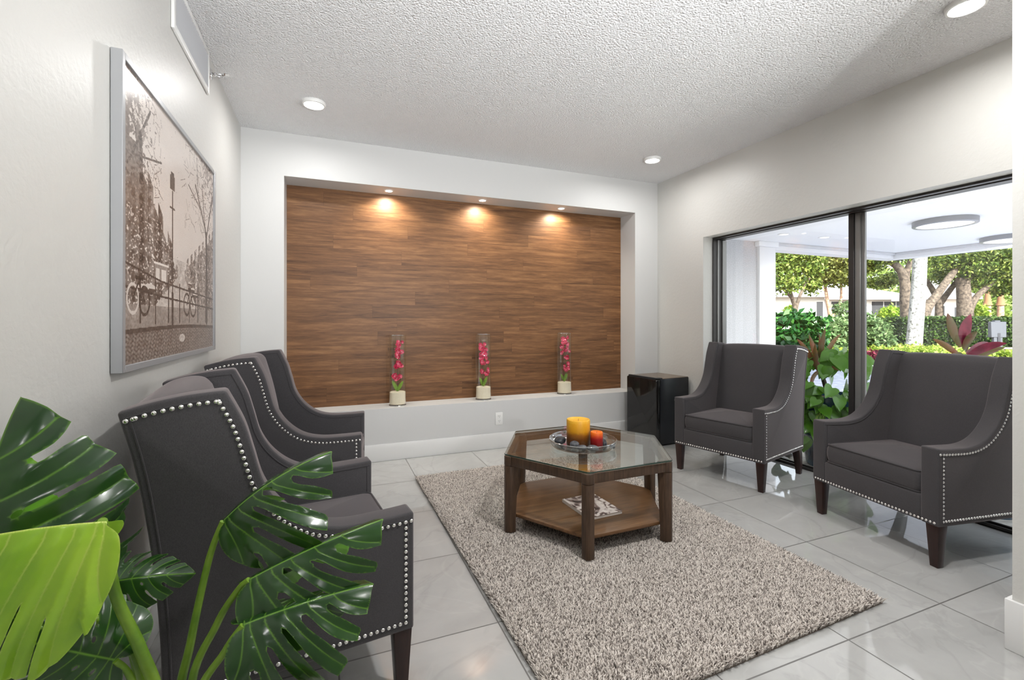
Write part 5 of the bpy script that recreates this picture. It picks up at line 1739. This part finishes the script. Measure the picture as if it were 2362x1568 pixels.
def blade(root, p0, p1, bend, w, mat, name='leaf', tilt=0.0):
    """a long pointed leaf from p0 to p1 (world), bend = sideways offset of its middle"""
    o = root.location
    p0, p1, bend = Vector(p0) - o, Vector(p1) - o, Vector(bend)
    n = 12; vs = []
    for i in range(n + 1):
        s = i / n
        c = p0 * (1 - s) ** 2 + (((p0 + p1) / 2 + bend) * 2) * s * (1 - s) + p1 * s * s
        d = ((p1 - p0) + bend * 2 * (1 - 2 * s)).normalized()
        sd_ = d.cross(Vector((math.sin(tilt) * SN - CS * .2, math.sin(tilt) * CS + SN * .2, math.cos(tilt) * .25)) if tilt else Vector((SN, CS, 0.15))).normalized()
        ww = w * max(0.03, math.sin(PI * (0.07 + 0.93 * s) ** 0.85)) ** 0.75
        nn = sd_.cross(d)
        vs += [c - sd_ * ww + nn * ww * .25, c, c + sd_ * ww + nn * ww * .25]
    fs = []
    for i in range(n):
        for k in range(2):
            q = i * 3 + k
            fs.append((q, q + 1, q + 4, q + 3))
    return obj(name, (vs, fs), mat, root, smooth=70, recalc=False)

glaze = NT('blue_glaze'); glaze.bsdf(Roughness=0.15, Coat_Weight=0.4)
glaze.base(glaze.ramp(glaze.noise(glaze.coord(), 6, 4), [(0.3, rgb(14, 40, 62)), (0.7, rgb(44, 92, 118))]))
def planter(name, label, x, y, r, h):
    k = thing(name, label, 'planter', (x, y, GZ))
    obj('pot', MB().lathe([(0.001, 0.0), (r * .68, 0.0), (r * .72, 0.02), (r * .95, h * .55), (r, h * .85), (r * .93, h * .96), (r * .97, h), (r * .88, h), (r * .84, h * .93), (0.001, h * .92)], 40, cap=False), glaze.m, k)
    obj('soil', MB().lathe([(0.001, h * .935), (r * .84, h * .93)], 32, cap=False), soil, k, recalc=False)
    return k
PL = Vector((4.05, 2.68))
k1 = planter('glazed_planter', 'tall blue glazed planter outside, behind the chair next to the fridge', PL.x, PL.y, 0.24, 0.62)
cd = thing('cordyline', 'bronze leaved cordyline rising out of the pothos leaves', 'plant', (PL.x, PL.y, GZ + 0.58), 0, 'colourful cordylines outside the glass')
d0 = PL.x * SN + PL.y * CS
c0 = wp(1892, 850, d0)
obj('stem', MB().tube([Vector((0, 0, 0)), (c0 - cd.location) * .6, c0 - cd.location], [0.02, 0.018, 0.012], 8), BARK, cd)
for (u, v, dd, bu, w, m) in [(1838, 782, -.05, (-.02, .09), .022, 'bronze'), (1866, 772, .04, (.0, .06), .026, 'bronze'), (1905, 754, .0, (-.02, .03), .026, 'green'), (1940, 770, .03, (.0, .08), .024, 'bronze'), (1945, 822, -.02, (.02, .10), .026, 'green'), (1935, 856, -.12, (.02, .09), .022, 'bronze'), (1850, 835, .08, (-.02, .08), .022, 'green'), (1880, 792, -.08, (-.02, .03), .024, 'bronze'), (1915, 800, .08, (0, .05), .024, 'green'), (1872, 905, -.13, (-.05, .05), .022, 'bronze'), (1890, 770, .05, (0.01, .02), .02, 'bronze')]:
    blade(cd, c0 + cdir(random.uniform(-.01, .01), random.uniform(-.05, .02), 0), wp(u, v, d0 + dd), cdir(bu[0], bu[1], 0), w, CORD[m])
M['pothos'] = leaf_mat('pothos_leaf', rgb(12, 50, 16), rgb(32, 84, 22), rgb(74, 116, 40), 0.22, 0.15, rgb(80, 130, 30))
po_ = thing('pothos', 'trailing green pothos spilling over the blue planter', 'plant', (PL.x, PL.y, GZ + 0.60))
def heart_leaf(root, c, d, n, s, mat):
    d = d.normalized(); n = (n - d * n.dot(d)).normalized(); sd_ = d.cross(n)
    out = [(0, 0), (-.14, .16), (-.12, .34), (.06, .46), (.34, .42), (.62, .27), (.85, .1), (1, 0)]
    vs = [c + d * (x * s) + n * (-.18 * s * x * x) for x in (0, .2, .4, .6, .8, 1)]
    mid = len(vs)
    b = [(x, 0.0) for x in (0, .2, .4, .6, .8, 1)]
    P = []
    for sg in (1, -1):
        P.append([c + d * (x * s) + sd_ * (sg * y * s) + n * (.10 * s * abs(y) * 2 - .18 * s * x * x) for x, y in out])
    verts = vs + P[0] + P[1]
    fs = []
    mi = [0, 0, 0, 1, 2, 3, 4, 5]
    for q in range(2):
        o = mid + q * 8
        for i in range(7):
            a, b2 = mi[i], mi[i + 1]
            f = [a, o + i, o + i + 1] + ([b2] if b2 != a else [])
            fs.append(tuple(f if q else f[::-1]))
    return verts, fs
r = random.Random(77)
for i in range(190):
    a = r.uniform(0, 2 * PI); q = r.random()
    if i % 2:                       # rounded top
        rr = 0.37 * math.sqrt(q); zz = 0.62 + 0.36 * math.sqrt(max(0, 1 - q)) + r.uniform(-.03, .05)
    else:                           # hanging over the rim, mostly towards the glass
        a = PI + r.uniform(-1.5, 1.5); rr = r.uniform(.25, .38); zz = 0.72 - 0.55 * r.random() ** 1.4
    c = Vector((PL.x + rr * math.cos(a), PL.y + rr * math.sin(a) * 1.05, GZ + zz))
    c.x = max(c.x, 3.70)
    od = Vector((math.cos(a), math.sin(a), 0))
    dr_ = od * r.uniform(.1, .8) + Vector((r.uniform(-.5, .3), r.uniform(-.5, .5), -r.uniform(.3, 1.0)))
    nn = od * r.uniform(.2, .8) + Vector((-.35, -.5, r.uniform(.2, .9)))
    vs_, fs_ = heart_leaf(po_, c - po_.location, dr_, nn, r.uniform(.08, .135), None)
    o = obj('leaf', (vs_, fs_), M['pothos'], po_, smooth=70, recalc=False)
for i in range(7):
    u0 = r.uniform(1872, 1930); c = wp(u0, 960, d0 - .25); c.x = max(c.x, 3.72)
    e = wp(u0 + r.uniform(-15, 15), r.uniform(1000, 1075), d0 - .30); e.x = max(e.x, 3.68); e.z = max(e.z, GZ + .03)
    top = Vector((PL.x + r.uniform(-.1, .1), PL.y + r.uniform(-.1, .1), GZ + .62))
    obj('vine', MB().tube([p - po_.location for p in catmull([top, c, (c + e) / 2 + Vector((.0, .02, .02)), e], 6)], 0.0035, 6), M['petiole'], po_)

PL2 = Vector((4.05, 1.66))
k2 = planter('glazed_planter', 'blue glazed planter hidden behind the chair by the divider wall', PL2.x, PL2.y, 0.22, 0.5)
cd = thing('cordyline', 'deep red cordyline showing above the chair by the divider wall', 'plant', (PL2.x, PL2.y, GZ + 0.47), 0, 'colourful cordylines outside the glass')
d0 = PL2.x * SN + PL2.y * CS
c0 = wp(2222, 830, d0)
obj('stem', MB().tube([Vector((0, 0, 0)), (c0 - cd.location) * .6, c0 - cd.location], [0.018, 0.016, 0.011], 8), BARK, cd)
for (p0, u, v, dd, bu, w, m) in [((2218, 800), 2186, 722, .02, (-.02, .04), .032, 'green'), ((2222, 795), 2240, 724, .0, (.0, .02), .042, 'red'), ((2224, 805), 2254, 764, -.04, (.01, .03), .030, 'green'), ((2235, 822), 2322, 792, -.06, (.0, .035), .030, 'red'), ((2240, 828), 2318, 802, .05, (.0, .02), .03, 'green'), ((2215, 822), 2152, 782, .04, (-.01, .03), .020, 'bronze'), ((2226, 810), 2232, 770, .08, (.02, .0), .03, 'green'), ((2230, 818), 2280, 790, .1, (.02, .02), .03, 'red'), ((2220, 818), 2180, 850, -.05, (-.02, .03), .03, 'green')]:
    blade(cd, wp(p0[0], p0[1], d0), wp(u, v, d0 + dd), cdir(bu[0], bu[1], 0), w, CORD[m])

# river stones along the glass
G = 'river stones lying along the outside of the window'
r = random.Random(5)
M['river'] = speckled('river_stone', rgb(126, 126, 128), rgb(170, 170, 170), 12, 0.55, 0.1, 0.003)
spots = []
for i in range(400):
    x, y = r.uniform(3.70, 4.05), r.uniform(1.0, 3.0)
    if len(spots) >= 46: break
    if (Vector((x, y)) - PL).length < .33 or (Vector((x, y)) - PL2).length < .31: continue
    if any(math.dist((x, y), q) < .115 for q in spots): continue
    spots.append((x, y))
for i, (x, y) in enumerate(spots):
    stone('river_stone', x, y, GZ - 0.004, r.uniform(.045, .06), r.uniform(.035, .05), r.uniform(.022, .034), r.uniform(0, 3), M['river'], 'smooth grey river stone on the gravel outside the glass', G, 100 + i)
# ================================================================ daylight and render look
wd = bpy.data.worlds.new('world')
SC.world = wd
wd.use_nodes = True
nt = wd.node_tree
nt.nodes.clear()
sky = nt.nodes.new('ShaderNodeTexSky')
sky.sky_type = 'NISHITA'
sky.sun_disc = False
sky.sun_elevation = math.radians(40)
sky.sun_rotation = math.radians(215)
sky.air_density = 1.0; sky.dust_density = 2.0; sky.ozone_density = 1.0
bg = nt.nodes.new('ShaderNodeBackground'); bg.inputs[1].default_value = 0.28
ow = nt.nodes.new('ShaderNodeOutputWorld')
hs = nt.nodes.new('ShaderNodeHueSaturation'); hs.inputs['Saturation'].default_value = 0.3
nt.links.new(sky.outputs[0], hs.inputs['Color']); nt.links.new(hs.outputs[0], bg.inputs[0]); nt.links.new(bg.outputs[0], ow.inputs[0])
sd = bpy.data.lights.new('sun', 'SUN')
sd.energy = 4.8; sd.angle = math.radians(0.8); sd.color = (1, 0.95, 0.86)
so = bpy.data.objects.new('sun', sd); COL.objects.link(so)
so.rotation_euler = Vector((0.28, 0.76, -0.60)).to_track_quat('-Z', 'Y').to_euler()
vs = SC.view_settings
vs.view_transform = 'Standard'; vs.look = 'None'; vs.gamma = 1.0; vs.use_curve_mapping = False
vs.exposure = 1.28
SC.cycles.max_bounces = 8; SC.cycles.diffuse_bounces = 5; SC.cycles.glossy_bounces = 5
SC.cycles.transmission_bounces = 8; SC.cycles.transparent_max_bounces = 14
SC.cycles.use_denoising = True
SC.cycles.sample_clamp_indirect = 6.0
SC.cycles.caustics_reflective = False; SC.cycles.caustics_refractive = False
